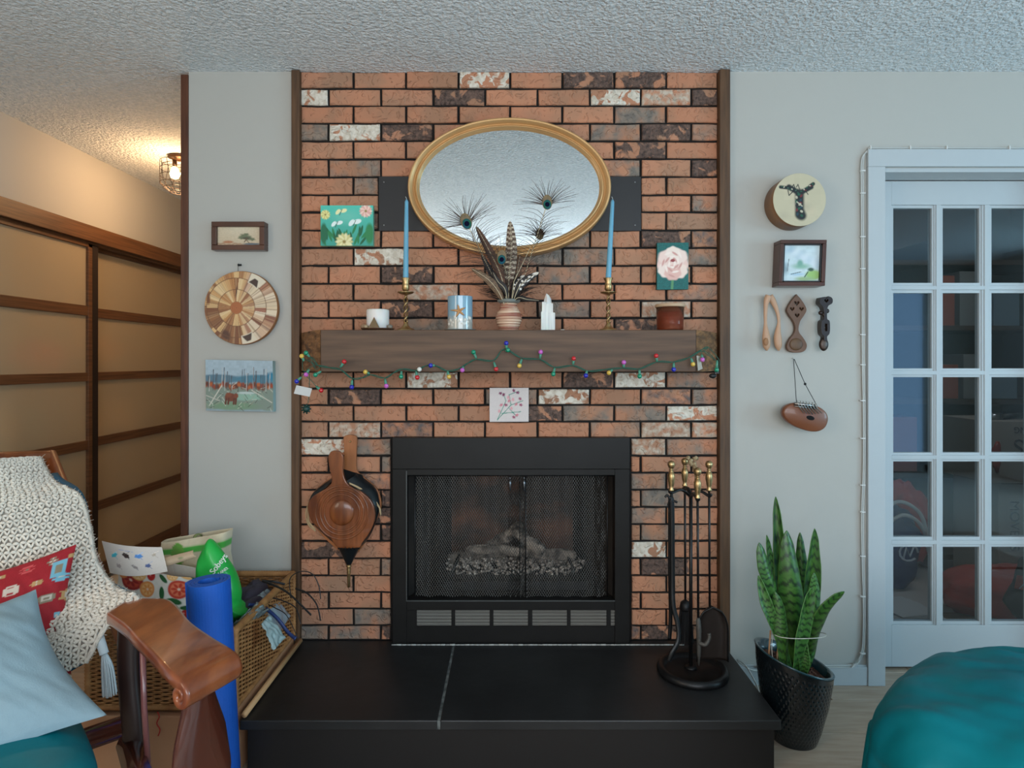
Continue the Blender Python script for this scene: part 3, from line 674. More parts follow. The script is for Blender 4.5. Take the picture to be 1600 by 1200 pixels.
# ---- feathers
quill = M('quill', (196, 182, 150), .5); barb_m = M('peacock_barb', (78, 58, 48), .6, col2=(44, 40, 36), ns=60); 
eye_l = [M('eye_bronze', (120, 98, 62), .5, col2=(92, 76, 50), ns=90), M('eye_green', (4, 84, 52), .5, 0, spec=.2, col2=(10, 70, 90), ns=50), M('eye_blue', (3, 5, 34), .7, spec=.1)]
def barbs(m, base, dirv, side, L, seed, r=.0014, droop=.3):
    ra = random.Random(seed); d = dirv.normalized(); P = []
    for k in range(7):
        f = k/6; P.append(base+d*L*f+side*L*droop*f*f+Vector((ra.uniform(-1, 1), ra.uniform(-1, 1), ra.uniform(-1, 1)))*.0018*f)
    m.tube(P, [r*(1-.7*k/6) for k in range(7)], 3, caps=False)
def peacock(tip, stem, label, scale=1, ang=0, facing=-1, base=None, ab=(26, 46)):
    base = base or VC; t = thing('peacock_feather', label, 'feather', base-Vector((0, 0, .06)), 'peacock feathers in the vase')
    path = smoothpath([base-Vector((0, 0, .06)), base+Vector(stem)*.5+Vector((0, 0, .03)), tip], 8)
    MB().tube(path, [.0014]*len(path), 5).build('stem', quill, t)
    d = (tip-path[-5]).normalized(); d = Vector((math.sin(ang), d.y*.2, math.cos(ang))); s = Vector((math.cos(ang), 0, -math.sin(ang)))
    R = Matrix((s, Vector((0, 1, 0)), d)).transposed()
    for k, (rx, rz, dz) in enumerate(((.0185, .027, .004), (.0145, .017, -.004), (.0085, .0085, -.004))):
        MB().ell(tip+d*dz*scale+Vector((0, facing*.0012*(k+1), 0)), (rx*scale, .0014, rz*scale), 20, 8, R).build('eye_spot', eye_l[k], t)
    m = MB(); ra = random.Random(hash(label) % 999 if False else len(label))
    for k in range(ab[0]+22):
        a = -1.75+3.5*k/(ab[0]+21)+ra.uniform(-.08, .08); sg = 1 if a > 0 else -1; dv = d*math.cos(a*.8)+s*math.sin(a*.8); L = (.05+.04*ra.random()+.015*abs(math.sin(a)))*scale
        barbs(m, tip-d*.006+dv*.014*scale, dv, s*sg*.35-d*.25*abs(a)+Vector((0, ra.uniform(-.2, .2), 0)), L, k+len(label), r=.0012)
    for k in range(ab[1]):
        f = k/ab[1]; q = tip-(tip-path[len(path)//3])*(.12+.6*f)*1.0
        sg = 1 if k % 2 else -1; dv = (s*sg*(.55+.3*f)+d*(1.0-.4*ra.random())+Vector((0, ra.uniform(-.35, .35), 0)))
        barbs(m, q, dv, s*sg*.9-d*(.5+.6*ra.random()), (.07+.05*ra.random())*scale, 100+k+len(label), r=.0011, droop=.5)
    m.build('barbs', barb_m, t, kind='stuff')
peacock(W(729, 348, 2.10), (-.1, 0, .1), 'peacock feather fanned out to the upper left of the vase', 1.05, -.35)
peacock(W(855, 318, 2.10), (.1, 0, .1), 'peacock feather rising to the upper right of the vase', .95, -.05, ab=(20, 34))
peacock(W(784, 404, 2.13), (0, 0, .08), 'low peacock feather with a bright green eye, just above the vase', .95, .05, ab=(10, 24))
def vane(name, label, path, wmax, fn, nu=18, nv=60, base_col=(80, 60, 46), up=None):
    P = smoothpath(path, 8); t = thing(name, label, 'feather', P[0], 'bird feathers in the vase')
    n = len(P)
    def f(u, v):
        k = v*(n-1); i = min(int(k), n-2); p = P[i].lerp(P[i+1], k-i); tt = (P[i+1]-P[i]).normalized()
        s = tt.cross(Vector((0, 1, 0))).normalized(); w_ = wmax*(math.sin(PI*min(1, max(0, (v-.25)/.75))**.75))**.6 if v > .25 else .0008
        return p+s*(u-.5)*2*w_+Vector((0, -.003*(1-(2*u-1)**2)-.001, 0))
    painted('vane', f, nu, nv, fn, .3, base_col, M('feather_vane', (255, 255, 255), .6, attr=True, bump=.3, bs=260), t, solid=.0008)
    MB().tube([p+Vector((0, -.0048, 0)) for p in P], [.0016*(1-.7*i/n) for i in range(n)], 5).build('shaft', quill, t)
def a_striped(A):
    for k in range(13): A.band(.36+k*.052, .386+k*.052, (222, 206, 180), amp=.006, f=20+k, soft=.01)
    A.line(.5, 0, .5, 1, .008, (214, 196, 160))
def a_brown(A):
    A.speck(.3, 2, 60); A.put((A.x-.17)/.05, (58, 34, 22)); A.line(.5, 0, .5, 1, .01, (150, 120, 90))
def a_bw(A):
    for k in range(9): A.el(.2+.6*((k*.618) % 1), .4+k*.06, .06, .03, (224, 220, 214), k, soft=.3)
    A.el(.75, .95, .2, .12, (228, 224, 216), soft=.4)
def a_black(A): A.speck(.4, 4, 50)
v0 = VC-Vector((0, 0, .05)); Vf = lambda x, y, Y=2.2: W(x, y, Y)
vane('striped_feather', 'upright brown feather with cream bars, at the centre of the vase', [v0, Vf(795, 440, 2.21), Vf(799, 390, 2.2), Vf(797, 346, 2.2)], .022, a_striped, base_col=(88, 62, 46))
vane('brown_feather', 'slanting plain dark brown feather left of the striped one', [v0, Vf(784, 435, 2.19), Vf(766, 395, 2.18), Vf(744, 354, 2.18)], .016, a_brown, base_col=(92, 58, 38))
vane('speckled_feather', 'black and white speckled feather pointing to the right of the vase', [v0, Vf(808, 455, 2.2), Vf(822, 438, 2.19), Vf(842, 426, 2.18)], .014, a_bw, base_col=(40, 38, 38))
vane('black_feather', 'glossy black feather with a white tip, right side of the vase', [v0, Vf(802, 460, 2.21), Vf(808, 442, 2.2), Vf(820, 430, 2.2)], .012, a_bw, base_col=(22, 22, 24))
vane('drooping_feather', 'small black feather drooping over the right rim of the vase', [v0+Vector((0, 0, .03)), Vf(808, 466, 2.2), Vf(824, 468, 2.19), Vf(842, 470, 2.19)], .008, a_black, base_col=(30, 28, 28))
vane('mottled_feather', 'mottled brown feather jutting out to the left of the vase', [v0, Vf(782, 462, 2.2), Vf(764, 438, 2.18), Vf(737, 420, 2.17)], .015, lambda A: A.speck(.7, 6, 70), base_col=(104, 80, 58))
vane('dark_blue_feather', 'blue-black feather behind the mottled one, leaning left', [v0, Vf(786, 460, 2.24), Vf(771, 432, 2.24), Vf(752, 398, 2.24)], .014, a_black, base_col=(30, 36, 46))
vane('tawny_feather', 'short tawny feather behind the striped one', [v0, Vf(800, 455, 2.24), Vf(808, 425, 2.24), Vf(812, 400, 2.24)], .018, lambda A: A.speck(.6, 9, 60), base_col=(110, 76, 54))
vane('sooty_feather', 'short sooty feather beside the vase centre', [v0, Vf(790, 455, 2.19), Vf(778, 440, 2.19), Vf(770, 425, 2.19)], .012, a_black, base_col=(46, 40, 38))
s0 = v0+Vector((.002, 0, 0)); tag(MB().tube([s0, W(803, 440, 2.19), W(829, 386, 2.16)], [.0014, .0012, .0008], 5).build('bare_quill', quill, origin=s0), 'long bare cream quill slanting to the right in the vase', 'feather', 'bird feathers in the vase')
m = MB()
for k in range(300):
    ra = random.Random(k); a = ra.uniform(-1.15, 1.05); b0 = VC+Vector((ra.uniform(-.02, .02), ra.uniform(-.015, .02), ra.uniform(0, .05)))
    barbs(m, b0, Vector((math.sin(a), ra.uniform(-.5, .2), math.cos(a))), Vector((math.sin(a), 0, -.6)), ra.uniform(.05, .11), k, .002)
tag(m.build('feather_down', M('dark_down', (50, 40, 34), .8), origin=VC, kind='stuff'), 'dark wispy down and barbs crowding the vase mouth', 'feather')
# ------------------------------------------------ string lights
SY = 2.128
def S1(x, y): return (440+x/4.444, 480+y/4.444)
def S2(x, y): return (780+x/4.21, 480+y/4.21)
green_wire = M('green_wire', (30, 84, 68), .45); sock = M('green_socket', (70, 130, 108), .4)
bc = {'r': (190, 24, 34), 'b': (22, 30, 160), 'g': (0, 130, 96), 'y': (206, 170, 70), 'p': (190, 90, 180), 'w': (214, 214, 206)}
bulbm = {k: M('bulb_'+k, v, .12, coat=.6, spec=.6) for k, v in bc.items()}
t = thing('string_lights', 'green wire string of coloured round bulbs draped along the mantel', 'lights', W(797, 560, SY))
wp = [S1(*p) for p in ((250, 405), (330, 420), (410, 435), (490, 495), (560, 490), (620, 470), (715, 492), (780, 455), (840, 430), (930, 440), (1000, 408), (1065, 405), (1150, 442), (1230, 428), (1300, 385), (1355, 362), (1470, 370), (1530, 298), (1580, 300))]
wp += [S2(*p) for p in ((60, 282), (150, 335), (270, 345), (365, 395), (487, 385), (585, 420), (700, 410), (818, 400), (922, 405), (1038, 360), (1148, 360), (1250, 330), (1340, 275), (1375, 262))]
m = MB()
for ph in (0, PI):
    P = smoothpath([W(x, y, SY) for x, y in wp], 7)
    m.tube([p+Vector((0, -.002*math.cos(i*.45+ph), .0022*math.sin(i*.45+ph))) for i, p in enumerate(P)], .0016, 5, caps=False)
m.build('main_wire', green_wire, t, kind=None)
m = MB()
for L in ([(250, 405), (200, 345), (165, 320)], [(250, 405), (200, 380), (150, 365), (150, 440), (190, 455), (192, 560)], [(235, 400), (180, 430), (140, 478)], [(250, 400), (215, 350), (190, 365), (240, 420)], [(150, 465), (195, 500), (240, 550)], [(200, 345), (235, 430), (270, 410)], [(192, 560), (190, 620), (182, 670)]):
    m.tube(smoothpath([W(*S1(*p), SY+.004*k) for k, p in enumerate(L)], 5), .0011, 5)
for L in ([(1375, 262), (1420, 310), (1450, 360), (1440, 420)], [(1375, 270), (1330, 300), (1350, 330)], [(1340, 285), (1380, 320), (1430, 350)], [(1300, 300), (1350, 290), (1400, 320), (1415, 350)]):
    m.tube(smoothpath([W(*S2(*p), SY+.003*k) for k, p in enumerate(L)], 5), .0011, 5)
m.build('loose_wire', green_wire, t)
bulbs = [(S1(*a), S1(*b), c_) for a, b, c_ in (((140, 340), (155, 375), 'y'), ((170, 318), (195, 345), 'g'), ((435, 378), (408, 418), 'r'), ((235, 470), (275, 445), 'g'), ((170, 468), (192, 432), 'p'), ((105, 515), (138, 485), 'b'), ((275, 578), (240, 550), 'r'), ((487, 555), (490, 505), 'b'), ((582, 450), (612, 462), 'y'), ((727, 547), (718, 498), 'p'), ((830, 483), (832, 445), 'g'), ((942, 488), (934, 445), 'r'), ((957, 432), (940, 436), 'w'), ((1035, 405), (1065, 405), 'b'), ((1163, 483), (1152, 445), 'y'), ((1255, 437), (1262, 412), 'p'), ((1333, 312), (1352, 356), 'g'), ((1490, 430), (1474, 382), 'r'), ((1560, 250), (1562, 292), 'b'), ((1572, 298), (1555, 305), 'g'))]
bulbs += [(S2(*a), S2(*b), c_) for a, b, c_ in (((133, 385), (148, 342), 'y'), ((273, 295), (269, 338), 'p'), ((490, 338), (486, 378), 'r'), ((356, 440), (365, 400), 'g'), ((570, 450), (577, 418), 'b'), ((722, 432), (745, 412), 'y'), ((820, 363), (818, 397), 'p'), ((924, 455), (922, 412), 'g'), ((1033, 320), (1038, 358), 'r'), ((1148, 410), (1148, 366), 'b'), ((1275, 375), (1262, 335), 'y'), ((1337, 345), (1332, 312), 'p'), ((1430, 412), (1434, 350), 'g'))]
for (bx, by), (sx, sy), c_ in bulbs:
    a = W(sx, sy, SY-.003); b = W(bx, by, SY-.008); d = (b-a).normalized()
    s = MB().tube([a, a.lerp(b, .25), b-d*.004], [.0034, .0044, .0052], 8).build('socket', sock, t)
    MB().ell(b, .0082, 12, 9).build('bulb', bulbm[c_], s)
p = [W(*S1(*q), SY-.004) for q in ((85, 600), (195, 622), (212, 565), (103, 542))]
MB().add(p+[v+Vector((0, .001, 0)) for v in p], [(0, 1, 2, 3), (7, 6, 5, 4), (0, 4, 5, 1), (1, 5, 6, 2), (2, 6, 7, 3), (3, 7, 4, 0)]).build('care_tag', M('white_plastic_tag', (190, 192, 190), .3), t, label='white plastic tag')
m = MB().ell(W(*S1(172, 706), SY), .013, 10, 7)
for k in range(9): a = k*.7; m.tube([W(*S1(172, 706), SY), W(*S1(172, 706), SY)+Vector((math.cos(a)*.017, -.004, math.sin(a)*.017))], .003, 5)
m.build('plug_cap', M('dark_green_plug', (14, 50, 44), .4), t)
m = MB().ell(W(*S2(1405, 452), SY), (.013, .010, .009), 10, 7).box(W(*S2(1415, 437), SY)-Vector((0, .006, 0)), W(*S2(1443, 412), SY)+Vector((0, .004, 0))); m.build('plug', M('black_plug', (22, 24, 24), .4), t)
p = [W(*S2(*q), SY+.006) for q in ((1298, 318), (1322, 322), (1338, 405), (1308, 418))]
MB().add(p+[v+Vector((0, .001, 0)) for v in p], [(0, 1, 2, 3), (7, 6, 5, 4), (0, 4, 5, 1), (1, 5, 6, 2), (2, 6, 7, 3), (3, 7, 4, 0)]).build('clear_tag', M('clear_tag', (128, 130, 118), .2), t)

# ------------------------------------------------ bellows hanging left of the fireplace
bw = M('bellows_walnut', (88, 44, 20), .32, col2=(136, 76, 40), ns=4, st=(8, 8, 1), bump=.15, bs=10, bst=(16, 16, 1), coat=.3)
bw2 = M('bellows_oak', (140, 84, 46), .4, col2=(162, 100, 58), ns=5, st=(9, 9, 1))
leather = M('black_leather', (22, 26, 28), .3, bump=.2, bs=60)
t = thing('fireplace_bellows', 'large walnut bellows with turned rings and brass nozzle, hanging on brick', 'bellows', W(545, 917, 2.33))
def outline(pts, Y, k=5):
    P = smoothpath([W(x, y, Y) for x, y in pts+[pts[0]]], k)[:-1]; return [(p.x, p.z) for p in P]
front = [(513, 714), (517, 706), (525, 704), (533, 707), (537, 716), (536, 735), (541, 752), (551, 762), (566, 769), (580, 782), (586, 798), (585, 815), (577, 833), (566, 848), (560, 856), (530, 856), (516, 840), (500, 826), (488, 815), (482, 800), (482, 786), (490, 775), (503, 767), (514, 760), (519, 750), (515, 730)]
m = MB(); m.prism(outline(front, 2.31), 2.305, 2.319); m.build('front_board', bw, t, bevel=.003)
rear = [(537, 683), (542, 680), (552, 680), (558, 685), (557, 712), (558, 735), (572, 748), (590, 765), (596, 790), (588, 815), (575, 840), (560, 862), (540, 866), (512, 845), (492, 820), (485, 795), (490, 770), (512, 750), (536, 738), (538, 712)]
m = MB(); m.prism(outline(rear, 2.37), 2.366, 2.378); m.build('rear_board', bw2, t, bevel=.003, label='lighter oak board')
MB().ell(W(547, 690, 2.362), .004, 8, 6).build('hook_screw', brass, t)
# gusset between the boards
F1 = smoothpath([W(x, y, 2.32) for x, y in [(541, 752), (551, 762), (566, 769), (580, 782), (584, 798), (583, 815), (575, 833), (562, 853)]], 4)
F2 = smoothpath([W(x, y, 2.366) for x, y in [(556, 738), (570, 748), (588, 764), (593, 790), (588, 812), (576, 836), (568, 850), (556, 860)]], 4)
def gus(u, v):
    i = u*(len(F1)-1); a = F1[int(i)]; b = F2[int(i)]; p = a.lerp(b, v); out = Vector((1, 0, .35)); return p+out*(.012*math.sin(PI*v))
m = MB().grid(gus, len(F1), 9)
G1 = smoothpath([W(x, y, 2.32) for x, y in [(519, 752), (503, 767), (490, 776), (484, 788), (484, 800), (490, 815), (502, 827), (530, 853)]], 4)
G2 = smoothpath([W(x, y, 2.366) for x, y in [(536, 740), (512, 752), (494, 770), (488, 790), (488, 805), (496, 822), (514, 842), (540, 862)]], 4)
def gus2(u, v):
    i = u*(len(G1)-1); return G1[int(i)].lerp(G2[int(i)], v)+Vector((-1, 0, .35))*(.010*math.sin(PI*v))
m.grid(gus2, len(G1), 9)
m.add([W(520, 752, 2.325), W(541, 752, 2.325), W(575, 765, 2.335), W(566, 742, 2.36), W(537, 733, 2.364), W(505, 760, 2.335)], [(0, 1, 2, 3, 4, 5)], True)
m.build('leather_gusset', leather, t)
cc = W(534, 801, 2.305)
m = MB()
for r, h_ in ((.1, .0035), (.083, .004), (.068, .0035)):
    m.tube([cc+Vector((r*.98*math.cos(a), 0, r*math.sin(a))) for a in [2*PI*i/48 for i in range(48)]], h_, 8, closed=True)
m.ell(cc, (.047, .012, .049), 32, 10); m.build('turned_rings', bw, t)
m = MB(); m.add([], [])
na, nb = W(528, 855, 2.315), W(563, 853, 2.315)
def cone(u, v):
    a = 2*PI*u; c0 = na.lerp(nb, .5); c1 = W(545, 882, 2.33); r0 = (nb-na).length/2; ce = c0.lerp(c1, v); r = r0*(1-v*.78)
    return ce+Vector((r*math.cos(a), r*.62*math.sin(a), 0))
m.grid(cone, 20, 8, wrap=True); m.add([cone(i/20, 1) for i in range(20)], [tuple(range(20))])
m.build('leather_collar', leather, t)
m = MB()
for i in range(7): m.ell(W(529+i*5.4, 857, 2.286+.002*abs(i-3)), .0035, 8, 6)
m.build('collar_studs', M('black_stud', (20, 18, 18), .3, .5), t)
a = W(545, 882, 2.33); MB().lathe([(.007, 0), (.011, -.006), (.006, -.012), (.009, -.018), (.0065, -.026), (.008, -.03), (.0062, -.036), (.0058, -.085), (.005, -.086)], a, 16).build('nozzle', brass, t)
rope = M('raffia', (176, 152, 116), .9, bump=.6, bs=120)
m = MB()
for k in range(7):
    o = (random.uniform(-2.5, 2.5), random.uniform(-3, 3))
    m.tube(smoothpath([W(x+o[0]*f, y+o[1]*f, YY) for x, y, YY, f in ((522, 762, 2.316, .3), (503, 770, 2.312, .5), (487, 784, 2.318, 1), (480, 802, 2.33, 1.2), (482, 818, 2.335, 1.2), (492, 828, 2.33, .8))], 6), .0017, 5)
for k in range(5):
    o = (random.uniform(-1.5, 1.5), random.uniform(-2, 2))
    m.tube(smoothpath([W(x+o[0]*f, y+o[1]*f, YY) for x, y, YY, f in ((546, 755, 2.31, .4), (562, 763, 2.325, .7), (580, 776, 2.335, .9), (592, 792, 2.335, 1), (594, 803, 2.335, 1.2))], 6), .0017, 5)
m.build('raffia_tie', rope, t, kind='stuff')

# ------------------------------------------------ fire tools
TY = 2.15
t = thing('fire_tool_stand', 'round black iron stand holding four brass-handled fire tools on the hearth', 'tool stand', (W(1082, 1040, TY).x, TY, HZ))
bc0 = Vector(t.location)
cyl('base_tray', bc0, [(.0, .006), (.088, .006), (.094, .010), (.100, .022), (.112, .024), (.118, .018), (.122, .010), (.120, 0), (.0, 0)], black_iron, t, 48)
pc = bc0+Vector((0, .02, 0)); MB().tube([pc+Vector((0, 0, .006)), pc+Vector((0, 0, .615))], .0062, 10).lathe([(.022, .006), (.02, .012), (.008, .016)], pc, 20).build('centre_pole', black_iron, t)
hooks = [(1049, 765, 2.13), (1070, 760, 2.25), (1090, 776, 2.06), (1108, 770, 2.13)]
m = MB(); tp = pc+Vector((0, 0, .61))
for px, py, Y in hooks:
    e = W(px, py+5, Y); m.tube(smoothpath([tp, tp.lerp(e, .5)+Vector((0, 0, .018)), e, e+(e-tp).normalized()*.008+Vector((0, 0, .006))], 5), .005, 8, flat=(1, 1.5))
m.build('hook_arms', black_iron, t)
def handle(px, py, Y, parent, dz):   # brass handle, ball on top
    c = W(px, py, Y)
    prof = [(.008, -.085), (.010, -.08), (.006, -.075), (.0085, -.065), (.012, -.045), (.0125, -.032), (.008, -.018), (.005, -.014), (.008, -.011), (.005, -.008), (.010, -.003), (.013, .006), (.012, .014), (.007, .019), (.0, .021)]
    MB().lathe(prof, c, 16).build('handle', brass, parent); return c-Vector((0, 0, .08))
def tool(name, label, px, py, Y):
    c = W(px, py, Y); g = thing(name, label, 'fire tool', (c.x, Y, HZ+.03), 'fire tools on the stand'); return g, handle(px, py, Y, g, 0)
tilt = lambda px, py, Y: W(px, py, Y)
g, h0 = tool('fire_shovel', 'fire shovel with arched black blade, rightmost on the tool stand', 1108, 729, 2.13)
e = W(1109, 948, 2.17); MB().tube([h0, e], .0042, 8).build('shaft', black_iron, g)
def blade(u, v):
    x = (u-.5)*2; ww = 24*(1-.0*v)*(math.sqrt(max(0, 1-((v-.55)/.45)**2)) if v > .55 else 1)
    p = W(1111+x*max(ww, .5), 1030-84*v, 2.19); p.y += -.014*x*x*x*x+.0*v; return p
m = MB().grid(blade, 17, 24); m.build('blade', M('shovel_iron', (44, 36, 32), .45, .3), g, solid=.002)
m = MB().tube([blade(0, v/12)+Vector((0, -.004, 0)) for v in range(13)]+[blade(1, 1-v/12)+Vector((0, -.004, 0)) for v in range(13)], .0032, 6); m.build('blade_rim', black_iron, g)
g, h0 = tool('fire_brush', 'fire brush hanging at the back of the tool stand', 1070, 724, 2.25)
e = W(1071, 950, 2.25); MB().tube([h0, e], .0042, 8).build('shaft', black_iron, g)
m = MB().lathe([(.006, .03), (.018, .02), (.022, .0), (.02, -.008)], e, 16)
m.build('brush_head', black_iron, g)
m = MB()
for k in range(90):
    a = k*2.4; r = .02*math.sqrt(k/90); q = e+Vector((r*math.cos(a), r*math.sin(a), -.005)); m.tube([q, q+Vector((r*.5*math.cos(a), r*.5*math.sin(a), -.12))], .0016, 3, caps=False)
m.build('bristles', M('brush_bristle', (34, 34, 36), .7), g, kind='stuff')
g, h0 = tool('fire_poker', 'fire poker with a curved hook, front of the tool stand', 1090, 740, 2.06)
e = W(1091, 965, 2.08); MB().tube([h0, e], .0042, 8).build('shaft', black_iron, g)
iron_pale = M('scaled_iron', (84, 82, 78), .6, .4, bump=.8, bs=90, bdist=.004)
m = MB().tube([e, e-Vector((0, 0, .01)), W(1092, 985, 2.08), W(1092, 1020, 2.09), W(1092, 1040, 2.09)], [.004, .008, .009, .007, .002], 8)
m.tube(smoothpath([W(1093, 1005, 2.08), W(1102, 1007, 2.07), W(1108, 998, 2.07), W(1108, 990, 2.07)], 5), [.007]*8+[.006]*8, 7); m.build('hook_tip', iron_pale, g)
g, h0 = tool('fire_tongs', 'flat-armed fire tongs, leftmost on the tool stand', 1049, 729, 2.13)
m = MB()
pth = smoothpath([W(1047, 779, 2.12), W(1050, 790, 2.12), W(1051, 900, 2.12), W(1052, 945, 2.11), W(1059, 975, 2.10), W(1060, 1000, 2.09), W(1050, 1020, 2.08), W(1045, 1033, 2.08)], 6)
m.tube(pth, [.0085]*len(pth), 8, flat=(.5, 1), up=(0, 1, 0)); m.tube([h0+Vector((0, 0, .0)), W(1050, 790, 2.125)], .005, 8)
m.tube(smoothpath([W(1044, 790, 2.125), W(1046, 780, 2.12), W(1043, 774, 2.12), W(1039, 777, 2.12)], 4), .004, 6)
m.tube(smoothpath([W(1050, 786, 2.12), W(1053, 783, 2.12), W(1058, 785, 2.12)], 4), .004, 6)
pt2 = smoothpath([W(1047, 790, 2.15), W(1047, 900, 2.16), W(1048, 960, 2.18), W(1046, 1000, 2.18)], 6); m.tube(pt2, [.007]*len(pt2), 8, flat=(.5, 1), up=(0, 1, 0))
m.build('arms', black_iron, g)
m = MB().ell(W(1080, 722, 2.2), (.010, .008, .012), 10, 8, wob=.7).ell(W(1087, 716, 2.2), (.009, .007, .008), 10, 8, wob=.7, seed=3).ell(W(1075, 716, 2.2), (.007, .007, .007), 10, 8, wob=.7, seed=5)
m.tube([W(1084, 722, 2.2), W(1088, 745, 2.2), W(1086, 760, 2.2)], [.009, .006, .003], 8)
o = m.build('dried_sprig', M('dried_flower', (178, 158, 124), .9, col2=(120, 96, 66), ns=90, bump=.8, bs=120), origin=W(1086, 760, 2.2)); tag(o, 'pale dried flower head tucked between the brass tool handles', 'flower')

# ------------------------------------------------ things on the left wall strip
frame_br = M('mahogany_frame', (62, 32, 20), .32, col2=(82, 44, 28), ns=6, coat=.3)
def framed(name, x0, y0, x1, y1, Y, depth, bw_, art, asp, base, nu, nv, label, skew=0, mat=frame_br, inset=.012, mats=None):
    a, b = W(x0, y1, Y), W(x1, y0, Y); t = thing(name, label, 'picture', ((a.x+b.x)/2, 2.398, a.z))
    bwm = bw_/960*Y; yb = min(2.399, Y+depth)
    S = lambda x, z: (x+skew*(z-a.z), z)
    for nm, (p, q) in (('frame_side', ((a.x, a.z), (b.x, a.z+bwm))), ('frame_side', ((a.x, b.z-bwm), (b.x, b.z))), ('frame_side', ((a.x, a.z+bwm), (a.x+bwm, b.z-bwm))), ('frame_side', ((b.x-bwm, a.z+bwm), (b.x, b.z-bwm)))):
        m = MB(); m.prism([S(p[0], p[1]), S(q[0], p[1]), S(q[0], q[1]), S(p[0], q[1])], Y, yb); m.build(nm, mat, t, bevel=.002)
    if mats:
        k = bwm*.35; m = MB()
        for p, q in (((a.x+bwm, a.z+bwm), (b.x-bwm, a.z+bwm+k)), ((a.x+bwm, b.z-bwm-k), (b.x-bwm, b.z-bwm)), ((a.x+bwm, a.z+bwm), (a.x+bwm+k, b.z-bwm)), ((b.x-bwm-k, a.z+bwm), (b.x-bwm, b.z-bwm))):
            m.prism([S(p[0], p[1]), S(q[0], p[1]), S(q[0], q[1]), S(p[0], q[1])], Y+.004, Y+inset+.002)
        m.build('inner_lip', mats, t)
    px0, px1, pz0, pz1 = a.x+bwm*.9, b.x-bwm*.9, a.z+bwm*.9, b.z-bwm*.9
    painted('picture', lambda u, v: Vector((S(px0+(px1-px0)*u, pz0+(pz1-pz0)*v)[0], Y+inset, pz0+(pz1-pz0)*v)), nu, nv, art, asp, base, None, t)
    m = MB().box((px0, Y+inset+.002, pz0), (px1, yb-.002, pz1)); m.build('backing', M('card_backing', (120, 104, 84), .9), t)
    return t
def a_tree(A):
    A.c[:] = np.array(lin((196, 178, 150)))
    A.el(.5, 1, 1.2, .7, (206, 192, 166), soft=.8)
    A.band(0, .16, (150, 104, 74), soft=.1, amp=.03); A.el(.25, .2, .3, .09, (170, 116, 84), soft=.4); A.el(.8, .1, .5, .06, (92, 104, 112), soft=.4)
    for x, y, r in ((.62, .5, .22), (.7, .42, .2), (.55, .42, .14), (.8, .34, .13), (.66, .6, .12)): A.el(x, y, r*1.3, r*.7, (104, 110, 84), soft=.5, wob=.15)
    A.el(.66, .4, .26, .08, (76, 72, 56), soft=.6); A.line(.62, .2, .68, .4, .025, (96, 74, 54)); A.line(.73, .15, .66, .32, .018, (96, 74, 54))
    A.speck(.06, 1)
framed('small_tree_picture', 330, 346, 413, 390.5, 2.36, .039, 8, a_tree, 2.0, (196, 178, 150), 80, 44, 'small brown-framed picture of a lone tree, top of the left wall strip', inset=.012)
def a_bear(A):
    A.c[:] = np.array(lin((150, 168, 178)))*(.85+.3*A.y[:, None]); A.speck(.07, 3, 20)
    A.el(.2, .63, .5, .1, (84, 116, 132), soft=.3); A.el(.8, .62, .6, .12, (70, 120, 140), soft=.3); A.el(.98, .7, .12, .1, (40, 120, 150), soft=.5)
    A.band(.0, .56, (120, 134, 122), soft=.05, amp=.01)
    A.band(.42, .57, (122, 62, 38), soft=.05, amp=.03, f=22)
    for k in range(40): A.el((k*.618) % 1, .5+.03*math.sin(k*3), .025, .05, [(150, 62, 34), (96, 52, 40), (170, 90, 50)][k % 3], soft=.5)
    A.el(.6, .28, .4, .09, (134, 168, 150), soft=.4); A.el(.6, .36, .22, .03, (176, 190, 186), soft=.4); A.el(.4, .1, .6, .1, (112, 140, 112), soft=.5)
    for k in range(60):
        x = (k*.381+.1) % 1; y = .05+.45*((k*.77) % 1); A.line(x, y, x+.08*math.sin(k*5), y+.1*math.cos(k*3), .006, [(196, 196, 180), (70, 66, 60), (150, 150, 130)][k % 3], .8)
    for k in range(26):
        x = [.05, .1, .16, .25, .3, .36, .55, .62, .7, .75, .82, .88, .93][k % 13]+.02*math.sin(k*9); A.line(x, .38+.1*((k*.3) % 1), x+.01, .68+.2*((k*.617) % 1), .006, (74, 72, 76) if k % 4 else (180, 180, 176))
    A.line(.05, .1, .24, .5, .012, (190, 186, 172)); A.line(.68, .42, .98, .18, .01, (190, 186, 172)); A.line(.2, .2, .0, .3, .01, (180, 176, 164))
    A.el(.37, .27, .13, .09, (110, 58, 40), soft=.2); A.el(.45, .3, .05, .06, (120, 64, 44), soft=.3); A.el(.34, .32, .07, .05, (122, 66, 44), soft=.3)
    for x in (.29, .33, .41, .44): A.line(x, .14, x+.01, .24, .02, (92, 48, 34))
slabpaint('bear_painting', W(322, 641.5, 2.37), W(427, 643.5, 2.37), W(321, 562, 2.37), .028, a_bear, 1.3, (150, 168, 178), 150, 116, M('pale_teal_edge', (150, 178, 178), .6),
          'frameless canvas of a brown bear in a dead forest, bottom of the left strip', 'painting')
